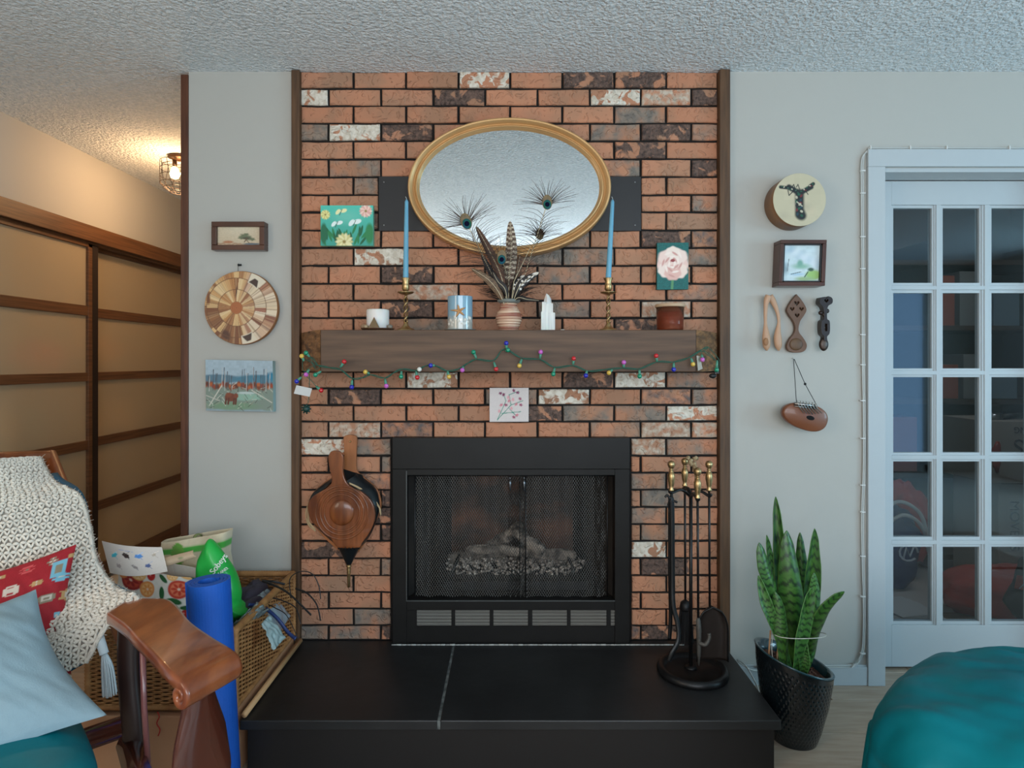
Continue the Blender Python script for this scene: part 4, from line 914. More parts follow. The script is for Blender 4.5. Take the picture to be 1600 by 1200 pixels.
# turned burl disc
c = W(376.5, 481, 2.372); R0 = 57.5/960*2.372
t = thing('wood_disc', 'round plaque of radiating wood and bark slices hanging by a nail', 'wall plaque', (c.x, 2.395, c.z-R0))
def a_disc(A):
    x = A.x-.5*A.asp; y = A.y-.5; cx, cy = -.06, .0; dx, dy = x-cx, y-cy; r = np.hypot(dx, dy); th = np.arctan2(dy, dx)
    rr = np.random.RandomState(8)
    n1 = np.interp((th+PI)/(2*PI)*90 % 90, np.arange(91), np.r_[rr.rand(90), 0]); n2 = np.interp((th+PI)/(2*PI)*220 % 220, np.arange(221), np.r_[rr.rand(220), 0])
    A.c[:] = np.array(lin((186, 138, 84)))
    pal = [(206, 168, 116), (170, 116, 66), (190, 144, 92), (128, 78, 44), (214, 184, 138), (150, 98, 58)]; pal2 = [(216, 200, 176), (196, 164, 140), (150, 96, 78), (206, 188, 160), (120, 70, 56)]
    for lo_, hi_, ns2, sd in ((.085, .25, 30, 1), (.25, .405, 38, 2), (.405, .70, 40, 3)):
        rr2 = np.random.RandomState(sd); k_ = ((th+PI)/(2*PI)*ns2+.5*sd).astype(int) % ns2; sel = rr2.randint(0, 6, ns2); inr = ((r >= lo_) & (r < hi_)).astype(float)
        right = np.clip((np.cos(th)-.25)*6, 0, 1)*(1 if lo_ > .2 else .25)
        for j in range(6): A.put(inr*(sel[k_] == j), pal[j], .9)
        for j in range(5): A.put(inr*right*((sel[k_]+k_) % 5 == j), pal2[j], .85)
        dkl = np.clip((-np.sin(th+.7)-.3)*3, 0, 1)*(1 if lo_ > .2 else 0); A.put(inr*dkl*((k_*7) % 3 > 0), (104, 54, 28), .85)
    n1 = np.interp((th+PI)/(2*PI)*150 % 150, np.arange(151), np.r_[rr.rand(150), 0]); n2 = np.interp((th+PI)/(2*PI)*240 % 240, np.arange(241), np.r_[rr.rand(240), 0])
    A.put((n2-.6)*2.5*np.clip((r-.09)*9, 0, 1), (92, 50, 30), .75); A.put((.35-n1)*2*np.clip((r-.08)*9, 0, 1), (216, 184, 136), .5)
    A.el(.44*A.asp/A.asp, .72, .012, .1, (76, 40, 24), -.1, soft=.4); A.el(.3, .13, .07, .10, (70, 34, 22), .5, soft=.5); A.el(.06, .62, .03, .1, (110, 62, 34), soft=.5)
    for rad, w_ in ((.25, .005), (.405, .005)): A.put((w_-np.abs(r-rad))/.004+.5, (96, 56, 30), .8)
    A.put((.085-r)/.01, (176, 98, 48))
    for rad in (.012, .03, .048, .066, .082): A.put((.0045-np.abs(r-rad))/.003, (96, 44, 20), .9)
    for a0, r0 in ((.95, .43), (-1.2, .44)):
        ta = np.abs(np.angle(np.exp(1j*(th-a0)))); A.put(np.minimum((.22-ta)/.03, (r-r0+.06)/.01), (210, 198, 176))
        A.put(np.minimum((.20-ta-(r0+.03-r)*2.2*0-(r-r0+.05)*1.4)/.03, np.minimum((r-r0+.05)/.01, (r0+.045-r)/.01)), (44, 24, 24))
def dfn(u, v):
    a = u*2*PI
    return None
n = 72
def disc_fn(u, v):    # square grid mapped on the disc
    x, y = 2*u-1, 2*v-1
    X_, Y_ = x*math.sqrt(1-y*y/2), y*math.sqrt(1-x*x/2)
    return c+Vector((X_*R0*.985, -.001, Y_*R0*.985))
mb = MB(); mb.grid(disc_fn, 150, 150)
U = np.array([(v.x-c.x)/R0*.5+.5 for v in mb.v]); V = np.array([(v.z-c.z)/R0*.5+.5 for v in mb.v])
A = Art(U, V, 1, (180, 130, 80)); a_disc(A); o = mb.build('inlay_face', M('waxed_inlay', (255, 255, 255), .35, attr=True, bump=.2, bs=120), t, fix=False)
at = o.data.color_attributes.new('Col', 'FLOAT_COLOR', 'POINT'); cc_ = np.ones((len(mb.v), 4), np.float32); cc_[:, :3] = A.c; at.data.foreach_set('color', cc_.ravel())
m = MB(); m.prism([(c.x+R0*(1+.012*noise.noise(Vector((math.cos(2*PI*i/n)*3, math.sin(2*PI*i/n)*3, 0))))*math.cos(2*PI*i/n), c.z+R0*math.sin(2*PI*i/n)) for i in range(n)], 2.372, 2.394)
m.build('rim', M('disc_rim', (150, 96, 50), .5), t, bevel=.003)
t2 = MB().tube([W(372, 424, 2.392), W(372, 414, 2.392)], .0008, 4).build('hanging_loop', black_iron, t)
q = W(373, 414, 2.385); tag(MB().tube([q+Vector((0, .014, 0)), q], .002, 6).ell(q, .005, 8, 6).ell(q+Vector((.008, 0, 0)), .004, 8, 6).build('nail', black_iron, origin=q), 'small black nail above the round wood plaque', 'nail')

# ------------------------------------------------ things on the right wall
# drum
c = W(1249.5, 312, 2.315); r = 41.3/960*2.315
t = thing('frame_drum', 'round hide frame drum painted with a knotted bird figure', 'drum', (c.x, 2.395, c.z-r))
back_c = Vector((c.x+.0, 2.396, c.z))
m = MB(); R_ = Matrix.Rotation(-PI/2, 3, 'X')
m.lathe([(r*.99, .0), (r, .004), (r, .0785), (r*.94, .079), (r*.94, .006)], Vector((c.x, 2.318, c.z)), 64, R=Matrix.Rotation(PI/2, 3, 'X') @ Matrix.Diagonal((1, 1, -1)), cap=False)
m.build('hoop', M('drum_hoop', (150, 102, 54), .4, col2=(122, 76, 38), ns=8), t)
def a_drum(A):
    A.speck(.03, 2, 10); x, y = A.x, A.y
    for k in range(8): A.el(.2+.6*((k*.618) % 1), .2+.6*((k*.38) % 1), .16, .12, (206, 190, 160) if k % 2 else (170, 160, 138), k, soft=.9, a=.5)
    dk, gr, rd, wh = (28, 34, 34), (26, 84, 62), (110, 36, 40), (184, 176, 152)
    for pts, w_ in ((((.14, .74), (.32, .72)), .028), (((.3, .74), (.5, .62)), .045), (((.5, .62), (.72, .74)), .04), (((.7, .76), (.76, .8)), .03), (((.5, .62), (.5, .22)), .075), (((.52, .24), (.54, .2)), .08)):
        A.line(*pts[0], *pts[1], w_*1.25, dk)
    for k in range(16):
        s = k/15; A.el(.49+.05*math.sin(k*2.2), .6-.4*s, .035, .025, [gr, rd, wh, dk, (30, 60, 74)][k % 5], k, soft=.3)
    for k in range(9):
        s = k/8; A.el(.17+.3*s, .75-.1*s+.02*math.sin(k*3), .022, .014, [gr, wh, dk, (60, 96, 80)][k % 4], k, soft=.3); A.el(.53+.22*s, .64+.15*s+.02*math.cos(k*3), .024, .014, [gr, dk, wh, rd][k % 4], k, soft=.3)
    for x0, x1 in ((.36, .42), (.44, .5)):
        A.line(x0, .74, (x0+x1)/2, .79, .008, dk); A.line((x0+x1)/2, .79, x1, .7, .008, dk)
    A.line(.28, .68, .3, .58, .009, dk); A.line(.3, .58, .38, .66, .009, dk); A.line(.62, .66, .66, .6, .009, dk)
    A.line(.45, .46, .55, .38, .012, wh)
mb = MB(); mb.grid(lambda u, v: Vector((c.x+(2*u-1)*math.sqrt(1-(2*v-1)**2/2)*r*1.0, 2.3165, c.z+(2*v-1)*math.sqrt(1-(2*u-1)**2/2)*r)), 130, 130)
U = np.array([(v.x-c.x)/r*.5+.5 for v in mb.v]); V = np.array([(v.z-c.z)/r*.5+.5 for v in mb.v])
A = Art(U, V, 1, (190, 180, 152)); a_drum(A); o = mb.build('drumhead', M('drum_hide', (255, 255, 255), .6, attr=True), t, fix=False, solid=.0015)
at = o.data.color_attributes.new('Col', 'FLOAT_COLOR', 'POINT'); cc_ = np.ones((len(mb.v), 4), np.float32); cc_[:, :3] = A.c; at.data.foreach_set('color', cc_.ravel())
def a_water(A):
    A.c[:] = np.array(lin((196, 212, 216))); A.speck(.05, 7, 14)
    for k in range(12): A.el((k*.618) % 1, .45+.5*((k*.38) % 1), .22, .12, (214, 222, 228) if k % 2 else (160, 186, 200), k, soft=.9, a=.7)
    A.el(.5, .42, .3, .1, (140, 180, 160), soft=.7); A.el(.47, .5, .1, .12, (120, 166, 150), soft=.6); A.el(.1, .35, .12, .2, (140, 160, 168), soft=.8)
    A.el(.82, .2, .24, .16, (150, 188, 110), soft=.4); A.el(.75, .34, .1, .06, (60, 90, 70), soft=.5); A.el(.6, .1, .3, .08, (150, 176, 130), soft=.6)
    A.el(.4, .22, .25, .05, (168, 196, 212), soft=.6); A.line(.25, .22, .5, .28, .01, (96, 110, 110)); A.line(.6, .15, .68, .28, .014, (60, 80, 60)); A.line(.15, .3, .18, .6, .012, (120, 130, 136))
framed('watercolour_picture', 1217, 374.5, 1289.5, 446.5, 2.335, .062, 6, a_water, .95, (200, 214, 218), 76, 80, 'deep mahogany-framed watercolour of trees by water, below the drum', skew=.04, inset=.014, mats=M('black_lip', (22, 16, 14), .4))
# wooden spoons: outlines with openings
def carved(name, label, pts_loops, Y, th, mat, origin_px, bev=.0015, extra=None, cat='spoon'):
    loops = [[((x-797)/960*Y, CZ+(565-y)/960*Y) for x, y in lp] for lp in pts_loops]
    vs, fs = curve_mesh(loops, th, bev); t = thing(name, label, cat, W(*origin_px, Y), 'carved wooden spoons on the wall')
    MB().add([Vector((v.x, Y+v.z, v.y)) for v in vs], fs).build('carved_body', mat, t)
    if extra: extra(t)
    return t
def sp(pts, k=5): P = smoothpath([(x, y, 0) for x, y in pts+[pts[0]]], k)[:-1]; return [(p.x, p.y) for p in P]
walnut = M('carved_walnut', (88, 60, 42), .45, col2=(116, 82, 58), ns=8, st=(1, 1, .2)); maple = M('maple', (176, 136, 106), .45, col2=(192, 152, 122), ns=5); dkw = M('dark_carved_wood', (40, 27, 21), .35)
def heart(x, y, s): return [(x+s*.95*math.sin(a)**3, y-s*.06*(13*math.cos(a)-5*math.cos(2*a)-2*math.cos(3*a)-math.cos(4*a))) for a in [2*PI*i/22 for i in range(22)]]
tmp = [(1243.5, 461), (1251, 470), (1258, 483), (1255, 492), (1249, 501), (1246, 512), (1247, 520), (1253, 528), (1258.5, 538), (1257, 546), (1250, 550), (1238, 550), (1231, 547), (1229, 540), (1233, 530), (1240, 521), (1242, 512), (1239, 502), (1232, 492), (1229, 484), (1235, 472)]
def ex1(t):
    Y = 2.378; MB().ell(W(1244, 538, Y-.002), (.026, .006, .024), 20, 8).build('bowl', M('walnut_bowl', (104, 76, 50), .5, col2=(80, 56, 40), ns=5, st=(14, 1, 1)), t)
carved('love_spoon', 'diamond-topped carved spoon with heart openings, middle of the three', [sp(tmp), heart(1243.5, 474, 5), heart(1236.5, 483, 4.3), heart(1251, 483, 4.3), heart(1244, 493, 4.6)], 2.385, .014, walnut, (1244, 550), extra=ex1)
def ex2(t):
    m = MB(); Y = 2.37
    for ptx, s_ in ((((1201, 462), (1197, 475), (1196, 500), (1197, 525), (1198, 548)), 0), (((1203, 462), (1212, 480), (1217, 500), (1215, 525), (1217, 548)), 1)):
        P = smoothpath([W(x, y, Y-.006+.016*s_) for x, y in ptx], 6); n = len(P)
        m.tube(P, [np.interp(i/(n-1), [0, .12, .3, .55, .78, .9, 1], [.012, .013, .008, .006, .016, .015, .003]) for i in range(n)], 12, flat=(1, .7), up=(1, 0, 0))
    m.build('tong_arms', maple, t)
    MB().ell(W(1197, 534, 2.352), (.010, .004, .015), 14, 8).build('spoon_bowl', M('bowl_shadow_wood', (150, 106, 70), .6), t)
t = thing('salad_tongs', 'pale maple one-piece wooden tongs, leftmost of the three carved utensils', 'tongs', W(1205, 551, 2.37), 'carved wooden spoons on the wall'); ex2(t)
Y = 2.36
def ex3(t):
    MB().ell(W(1287, 538, Y-.002), (.018, .009, .026), 18, 10).build('bowl', dkw, t)
    MB().ell(W(1287, 538, Y-.011), (.012, .004, .018), 18, 8).build('bowl_hollow', M('worn_dark_wood', (84, 66, 56), .4), t)
    m = MB()
    for dy in (0, 8): m.ell(W(1282+dy*.6, 489+dy*.3, Y-.006), .008, 10, 7)
    m.ell(W(1292, 486, Y-.006), .009, 10, 7).ell(W(1288, 493, Y-.008), .008, 10, 7); m.build('carved_balls', dkw, t)
    m = MB()
    for k in range(4): m.ell(W(1288, 507+k*5, Y), .0045, 8, 6)
    m.build('caged_beads', M('worn_dark_wood', (0, 0, 0)), t)
body3 = [(1279, 466), (1286, 465), (1288, 468), (1291, 464), (1297, 467), (1297, 474), (1290, 480), (1289, 498), (1293, 503), (1293, 520), (1289, 526), (1289, 532), (1285, 532), (1285, 526), (1281, 520), (1281, 503), (1285, 498), (1284, 482), (1278, 474)]
carved('chain_spoon', 'nearly black carved spoon with heart top and caged beads, rightmost of the three', [sp(body3), heart(1288, 470.5, 4), [(1285, 506), (1290, 506), (1290, 518), (1285, 518)]], Y, .03, dkw, (1287, 551), bev=.001, extra=ex3)
# kalimba
Y = 2.33; t = thing('thumb_piano', 'oval brown thumb piano hanging by a black cord', 'thumb piano', W(1256, 672, Y))
kc = W(1256.5, 650.5, Y); kr = Matrix.Rotation(.26, 3, 'Y'); wal = M('kalimba_wood', (110, 62, 36), .38, col2=(126, 74, 46), ns=4, coat=.2)
def kal(u, v, s=1, y=0):
    a = 2*PI*u; c1, s1 = math.cos(a), math.sin(a); x = .088*math.copysign(abs(c1)**.85, c1); z = .050*math.copysign(abs(s1)**.9, s1)*(1.0+.14*c1); return x, z
m = MB(); n = 48
ring_ = lambda s, y: [kc+kr @ Vector((kal(i/n, 0)[0]*s, y, kal(i/n, 0)[1]*s)) for i in range(n)]
L_ = [ring_(.9, -.014), ring_(.97, -.011), ring_(1, -.004), ring_(.98, .014), ring_(.85, .022)]
m.add([v for r_ in L_ for v in r_], [(k*n+i, k*n+(i+1) % n, (k+1)*n+(i+1) % n, (k+1)*n+i) for k in range(4) for i in range(n)]+[tuple(range(n)), tuple(4*n+i for i in range(n))[::-1]], True); m.build('body', wal, t)
def kp(px, py, d=-.015): p = W(px, py, Y); p.y = kc.y+d; return p
m = MB(); q = kp(1263.5, 652.5, -.0145); m.ell(q, (.016, .0012, .0085), 18, 6, kr); m.build('sound_hole', M('hole_black', (8, 7, 7), .9), t)
MB().tube([kp(1238, 630, -.018), kp(1272, 634, -.018)], .006, 8).tube([kp(1238, 634, -.017), kp(1272, 638, -.017)], .003, 6).build('bridge', steel, t)
for k in range(7): MB().tube([kp(1241+k*4.6, 625+k*.6, -.024), kp(1244+k*4.6, 634+k*.4, -.022), kp(1252+k*4.6, 647-abs(k-3)*.8, -.020)], .0017, 5, ).build('tine', M('tine_steel', (170, 168, 160), .3, .9), t)
MB().tube([W(1240, 561, 2.385), kp(1241, 628, -.018)], .0013, 5).tube([W(1241, 561, 2.385), kp(1258, 600, .0), kp(1272, 632, -.018)], .0013, 5).ell(kp(1258, 600, 0), .005, 10, 6).build('cord', M('black_cord', (20, 20, 22), .7), t)
q = W(1240, 560, 2.385); tag(MB().tube([q+Vector((0, .014, 0)), q], .0015, 6).ell(q, .003, 8, 5).build('nail', M('white_nail', (190, 190, 186), .4), origin=q), 'small white nail holding the thumb piano cord', 'nail')
# ------------------------------------------------ glazed door on the right
D = struct(MB().box((1.39, 2.384, 0), (1.457, 2.3999, 2.0172)).box((2.243, 2.384, 0), (2.31, 2.3999, 2.0172)).build('door_1', white_paint, bevel=.002))
MB().box((1.39, 2.384, 2.0175), (2.31, 2.3999, 2.085)).build('head_casing', white_paint, D, bevel=.002)
MB().box((1.457, 2.47, 2.0), (2.243, 2.51, 2.0155)).box((1.456, 2.40, 2.0), (2.244, 2.47, 2.0155)).box((1.4555, 2.40, 0), (1.459, 2.51, 2.0)).box((2.241, 2.40, 0), (2.2445, 2.51, 2.0)).build('jamb', white_paint, D, bevel=.002)
zr = [(1.890, 1.582), (1.542, 1.231), (1.197, .886), (.851, .540), (.501, .193)]; xc = [(1.571, 1.731), (1.774, 1.926), (1.974, 2.127)]
y0, y1 = 2.512, 2.55
MB().box((1.461, y0, .012), (1.56, y1, 1.998)).build('door_stile', white_paint, D, bevel=.001); MB().box((2.138, y0, .012), (2.24, y1, 1.998)).build('door_stile', white_paint, D, bevel=.001)
MB().box((1.56, y0, 1.901), (2.138, y1, 1.998)).build('door_rail', white_paint, D, bevel=.001); MB().box((1.56, y0, .012), (2.138, y1, .182)).build('door_rail', white_paint, D, bevel=.001)
for a, b in ((1.731, 1.774), (1.926, 1.974)):
    c_ = (a+b)/2; MB().box((c_-.0095, y0, .182), (c_+.0095, y1, 1.901)).box((a-.001, y0+.008, .182), (b+.001, y1-.004, 1.901)).box((a+.006, y0+.004, .182), (b-.006, y1-.004, 1.901)).build('muntin', white_paint, D, bevel=.001)
for (a, b), (c1, d1) in zip(zr, zr[1:]):
    c_ = (b+c1)/2; MB().box((1.56, y0+.0005, c_-.008), (2.138, y1-.0005, c_+.008)).box((1.56, y0+.0085, c1-.001), (2.138, y1-.0045, b+.001)).build('muntin', white_paint, D, bevel=.001)
MB().box((1.56, y0+.008, .182), (1.572, y1-.004, 1.901)).box((2.126, y0+.008, .182), (2.138, y1-.004, 1.901)).box((1.56, y0+.0086, 1.889), (2.138, y1-.004, 1.901)).box((1.56, y0+.0086, .182), (2.138, y1-.004, .194)).build('glazing_bead', white_paint, D, bevel=.001)
gm = bpy.data.materials.new('door_glass'); gm.use_nodes = True; nt = gm.node_tree; N = nt.nodes; L = nt.links; N.remove(N['Principled BSDF'])
tr = N.new('ShaderNodeBsdfTransparent'); tr.inputs[0].default_value = (.80, .84, .86, 1); gl = N.new('ShaderNodeBsdfGlossy'); gl.inputs['Roughness'].default_value = .03
lw = N.new('ShaderNodeLayerWeight'); lw.inputs[0].default_value = .5; mx = N.new('ShaderNodeMixShader')   # Schlick reflectance, the same from both faces
pw = N.new('ShaderNodeMath'); pw.operation = 'POWER'; pw.inputs[1].default_value = 5; L.new(lw.outputs['Facing'], pw.inputs[0])
ma = N.new('ShaderNodeMath'); ma.operation = 'MULTIPLY_ADD'; ma.inputs[1].default_value = .95; ma.inputs[2].default_value = .05; L.new(pw.outputs[0], ma.inputs[0]); L.new(ma.outputs[0], mx.inputs[0]); L.new(tr.outputs[0], mx.inputs[1]); L.new(gl.outputs[0], mx.inputs[2])
L.new(mx.outputs[0], N['Material Output'].inputs[0])
for a, b in zr:
    for p, q in xc:
        MB().box((p-.004, y0+.016, b-.004), (q+.004, y0+.019, a+.004)).build('pane', gm, D)
# storeroom behind it
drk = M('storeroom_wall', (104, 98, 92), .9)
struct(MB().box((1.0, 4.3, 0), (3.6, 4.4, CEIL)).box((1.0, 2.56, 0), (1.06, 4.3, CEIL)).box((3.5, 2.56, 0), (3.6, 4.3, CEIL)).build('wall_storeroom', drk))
sh_m = M('shelf_brown', (70, 56, 44), .7)
t = thing('storage_shelf', 'tall dark shelf unit seen through the glazed door', 'shelf', (2.5, 3.95, 0))
for z in (.05, .55, 1.0, 1.45, 1.85): MB().box((1.75, 3.75, z), (3.4, 4.2, z+.03)).build('shelf_board', sh_m, t)
for x in (1.75, 2.55, 3.37): MB().box((x, 3.75, 0), (x+.03, 4.2, 2.0)).build('upright', sh_m, t)
for z, lvl in ((.58, 'lowest'), (1.03, 'middle'), (1.48, 'top')):
    x = 1.82
    for k, (nm, col) in enumerate((('slate', (86, 104, 114)), ('brown', (150, 112, 84)), ('olive', (84, 92, 76)), ('rust', (150, 80, 58)), ('grey', (120, 122, 118)), ('pale blue', (110, 130, 140)))):
        w_ = .12+.08*rs.rand(); h_ = .18+.16*rs.rand()
        if x < 2.6 and x+w_ > 2.54: x = 2.6
        tag(MB().box((x, 3.8, z), (x+w_, 4.05, z+h_)).build('storage_box', M('box_'+nm, col, .8), origin=(x+w_/2, 3.92, z), bevel=.004), 'dim %s carton on the %s shelf of the storeroom unit' % (nm, lvl), 'box', 'cartons on the storeroom shelf')
        x += w_+.03
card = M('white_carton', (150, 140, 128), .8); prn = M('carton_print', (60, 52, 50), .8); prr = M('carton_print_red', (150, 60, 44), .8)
t = thing('cardboard_carton', 'upside-down white carton with red mark and lettering, behind the third column of panes', 'box', (2.85, 3.35, .62))
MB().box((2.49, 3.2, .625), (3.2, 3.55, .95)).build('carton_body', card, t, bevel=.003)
def text(body, size, c, R, mat, parent, th=.0012, name='lettering'):
    vs, fs = curve_mesh(None, th, text=body, size=size)
    return MB().add([c+R @ v for v in vs], fs).build(name, mat, parent)
RX = Matrix.Rotation(PI/2, 3, 'X'); UP = Matrix.Rotation(PI, 3, 'Y') @ RX
text('ERS', .115, Vector((2.71, 3.197, .82)), UP, prn, t); text('MOVING', .045, Vector((2.71, 3.197, .905)), UP, prn, t)
MB().ell((2.535, 3.198, .77), (.026, .003, .07), 12, 8, wob=.6).build('red_mark', prr, t)
t = thing('cardboard_carton', 'white carton standing below the upside-down carton in the storeroom', 'box', (2.87, 3.35, 0))
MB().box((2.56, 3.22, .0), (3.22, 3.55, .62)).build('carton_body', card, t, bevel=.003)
text('MOVERS', .07, Vector((2.64, 3.217, .40)), Matrix.Rotation(PI/2, 3, 'Y') @ RX, prn, t)
navy = M('navy_cloth', (30, 56, 96), .7, bump=.4, bs=20, bdist=.01); redc = M('red_cloth', (170, 52, 42), .75, bump=.6, bs=14, bdist=.01)
def lump(c, r, seed, n=40, m_=26, wob=.35, pw=1, flatb=None):
    mb = MB(); c = Vector(c)
    def f(u, v):
        th = PI*v; a = 2*PI*u; d = Vector((math.sin(th)*math.cos(a), math.sin(th)*math.sin(a), math.cos(th)))
        s = 1+wob*noise.noise(d*1.6+Vector((seed, 0, seed)))+wob*.3*noise.noise(d*5+Vector((seed, 2, 0)))
        p = c+Vector((d.x*r[0], d.y*r[1], d.z*r[2]))*s
        if flatb is not None and p.z < flatb: p.z = flatb
        return p
    mb.grid(f, n, m_, wrap=True); return mb
t = thing('navy_bag', 'navy bag with white rope handles and crest, on the floor behind the glass door', 'bag', (2.08, 3.45, 0))
lump((2.13, 3.50, .20), (.20, .13, .26), 3, flatb=.0).build('bag_body', navy, t)
MB().tube(smoothpath([(2.00, 3.36, .40), (2.10, 3.33, .50), (2.22, 3.33, .44), (2.27, 3.34, .30)], 8), .010, 8).tube(smoothpath([(2.02, 3.35, .34), (2.12, 3.32, .43), (2.23, 3.33, .37), (2.29, 3.36, .22)], 8), .010, 8).build('rope_handle', M('white_rope', (190, 190, 186), .8), t)
cr = MB(); cr.tube([(2.17+.05*math.cos(a), 3.345, .22+.045*math.sin(a)) for a in [k*.5 for k in range(12)]], .006, 5).tube([(2.14, 3.342, .19), (2.155, 3.342, .25), (2.175, 3.342, .20), (2.195, 3.342, .25)], .006, 5)
cr.build('crest', M('crest_white', (190, 196, 200), .7), t)
o = lump((2.52, 3.03, .12), (.34, .16, .15), 9, flatb=.0).build('red_bag', redc, origin=(2.52, 3.03, 0)); tag(o, 'slumped rust-red bag on the floor behind the middle panes', 'bag')
o = lump((2.30, 3.58, .28), (.14, .09, .28), 14, flatb=.0).build('red_coat', redc, origin=(2.30, 3.58, 0)); tag(o, 'crumpled red coat standing behind the navy bag in the storeroom', 'coat')
t = thing('black_backpack', 'black pack with a small red label, behind the lower right pane', 'bag', (2.36, 2.78, 0))
lump((2.42, 2.80, .2), (.15, .07, .17), 5, flatb=.0).build('pack_body', M('black_nylon', (30, 30, 32), .6, bump=.3, bs=30), t)
MB().box((2.235, 2.712, .25), (2.31, 2.717, .31), Matrix.Rotation(.2, 3, 'Y')).build('red_label', M('red_label', (190, 66, 46), .6), t)
MB().tube([(2.245, 2.708, .26), (2.27, 2.708, .285), (2.295, 2.708, .30)], .0028, 4).tube([(2.27, 2.708, .285), (2.285, 2.708, .265)], .0028, 4).build('label_mark', M('crest_white', (0, 0, 0)), t)
t = thing('paper_stack', 'loose white papers lying left of the red bag behind the glass', 'papers', (1.95, 3.1, 0))
for k in range(3): MB().box((1.80+.03*k, 2.98, .004+k*.010), (2.12-.02*k, 3.2, .010+k*.010), Matrix.Rotation(.12*k, 3, 'Z')).build('sheet', M('white_paper', (214, 214, 210), .8), t)
t = thing('torch', 'short black and silver torch lying on the upside-down carton', 'torch', (2.68, 3.28, .95))
MB().tube([(2.62, 3.28, .966), (2.74, 3.28, .972)], .016, 12).build('torch_body', M('black_plug', (0, 0, 0)), t); MB().tube([(2.56, 3.28, .966), (2.62, 3.28, .966)], .019, 12).tube([(2.74, 3.28, .972), (2.82, 3.28, .974)], .017, 12).build('torch_head', steel, t)

# ------------------------------------------------ white cables clipped round the door casing
cab = M('white_cable', (186, 188, 184), .5)
t = thing('clipped_cable', 'pair of white cables clipped around the door casing and baseboard', 'cable', W(1347, 640, 2.39))
for off in (-.003, .003):
    P = [W(1600, 233, 2.392), W(1480, 232.5, 2.392), W(1370, 232.5, 2.392), W(1356, 236, 2.392), W(1347.5, 250, 2.392), W(1347, 300, 2.392), W(1348, 450, 2.392), W(1348.5, 560, 2.392), W(1350, 640, 2.392), W(1350, 730, 2.392), W(1347.5, 800, 2.392), W(1348, 870, 2.392), W(1350, 940, 2.392), W(1349, 1005, 2.392), W(1344, 1028, 2.392), W(1333, 1040, 2.39), W(1290, 1041.5, 2.386), W(1180, 1041.5, 2.386)]
    m = MB().tube(smoothpath([p+Vector((off if 3 < i < 15 else 0, 0, off if not 3 < i < 15 else 0)) for i, p in enumerate(P)], 6), .0026, 7)
    m.build('cable', cab, t)
clipm = M('clip_white', (206, 206, 202), .4)
for y in (267, 302, 370, 420, 523, 570, 626, 685, 758, 800, 869, 932, 1021):
    c_ = W(1348.5, y, 2.389); MB().box(c_-Vector((.0085, .004, .0022)), c_+Vector((.0085, .009, .0022))).ell(c_+Vector((-.010, 0, 0)), .003, 6, 5).build('cable_clip', clipm, t)
for x in (1360, 1422, 1479, 1577):
    c_ = W(x, 232, 2.389); MB().box(c_-Vector((.0022, .004, .0085)), c_+Vector((.0022, .009, .0085))).ell(c_+Vector((0, 0, .010)), .003, 6, 5).build('cable_clip', clipm, t)
c_ = W(1333, 1040, 2.386); MB().box(c_-Vector((.0022, .004, .0085)), c_+Vector((.0022, .004, .0085)), Matrix.Rotation(.7, 3, 'Y')).build('cable_clip', clipm, t)
P = [(.87, 2.39, .14), (.90, 2.36, .10), (.875, 2.25, .03), (.86, 2.15, .005), (.85, 2.0, .004)]
o = MB().tube(smoothpath([W(1152, 1031, 2.37), W(1165, 1040, 2.33), W(1178, 1062, 2.27), W(1186, 1082, 2.22), W(1192, 1120, 2.17)], 8), .0028, 8).tube(smoothpath([W(1152, 1033, 2.38), W(1172, 1046, 2.35), W(1190, 1048, 2.38)], 6), .0026, 8).build('white_cord', cab, origin=(.9, 2.3, 0)); tag(o, 'white cord trailing to the floor between hearth and plant pot', 'cable')

# ------------------------------------------------ snake plant
PY = 2.06; pcx = (1240-797)/960*PY
t = thing('snake_plant', 'tall banded snake plant in the black dimpled pot', 'plant', (pcx, PY, .2))
pot = thing('plant_pot', 'glossy black dimpled pot with a slanting rim, beside the hearth', 'pot', (pcx, PY, 0))
potm = M('black_glazed_pot', (14, 22, 26), .22, bump=.15, bs=90, coat=.6)
H0 = .262; PR = .121
def rimz(a, r): return -.040*math.cos(a)*(r/PR)-.0*math.sin(a)
def potf(u, v):
    a = 2*PI*u; r = np.interp(v, [0, .15, .5, .85, 1], [.072, .085, .106, .118, PR]); z = H0*v+rimz(a, r)*v**2
    dm = math.sin(v*60)*.5+.5; ph = (int(v*60/PI) % 2)*.5
    r2 = r-.0022*max(0, math.sin((u*44+ph)*2*PI))*abs(math.sin(v*60))*(1 if .04 < v < .93 else 0)
    return Vector((pcx+r2*math.cos(a), PY+r2*math.sin(a), z))
m = MB(); m.grid(potf, 352, 150, wrap=True); m.build('pot_body', potm, pot)
def rimf(u, v):
    a = 2*PI*u; r = PR+.001-.014*v if v < .5 else PR-.006-.012*(v-.5)*2*.7; hh = [0, .006, .007, .004, -.03, -.05][min(5, int(v*5.01))]; r = [PR-.001, PR+.002, PR-.004, PR-.011, PR-.013, PR-.016][min(5, int(v*5.01))]
    return Vector((pcx+r*math.cos(a), PY+r*math.sin(a), H0+rimz(a, r)+hh))
m = MB(); m.grid(rimf, 72, 6, wrap=True); m.build('pot_rim', M('pot_rim_teal', (30, 62, 70), .25, coat=.5), pot)
soil = MB()
soil.grid(lambda u, v: Vector((pcx+.106*v*math.cos(2*PI*u), PY+.106*v*math.sin(2*PI*u), H0-.028+rimz(2*PI*u, .106*v)+.006*noise.noise(Vector((math.cos(2*PI*u)*v*9, math.sin(2*PI*u)*v*9, 1))))), 48, 14, wrap=True)
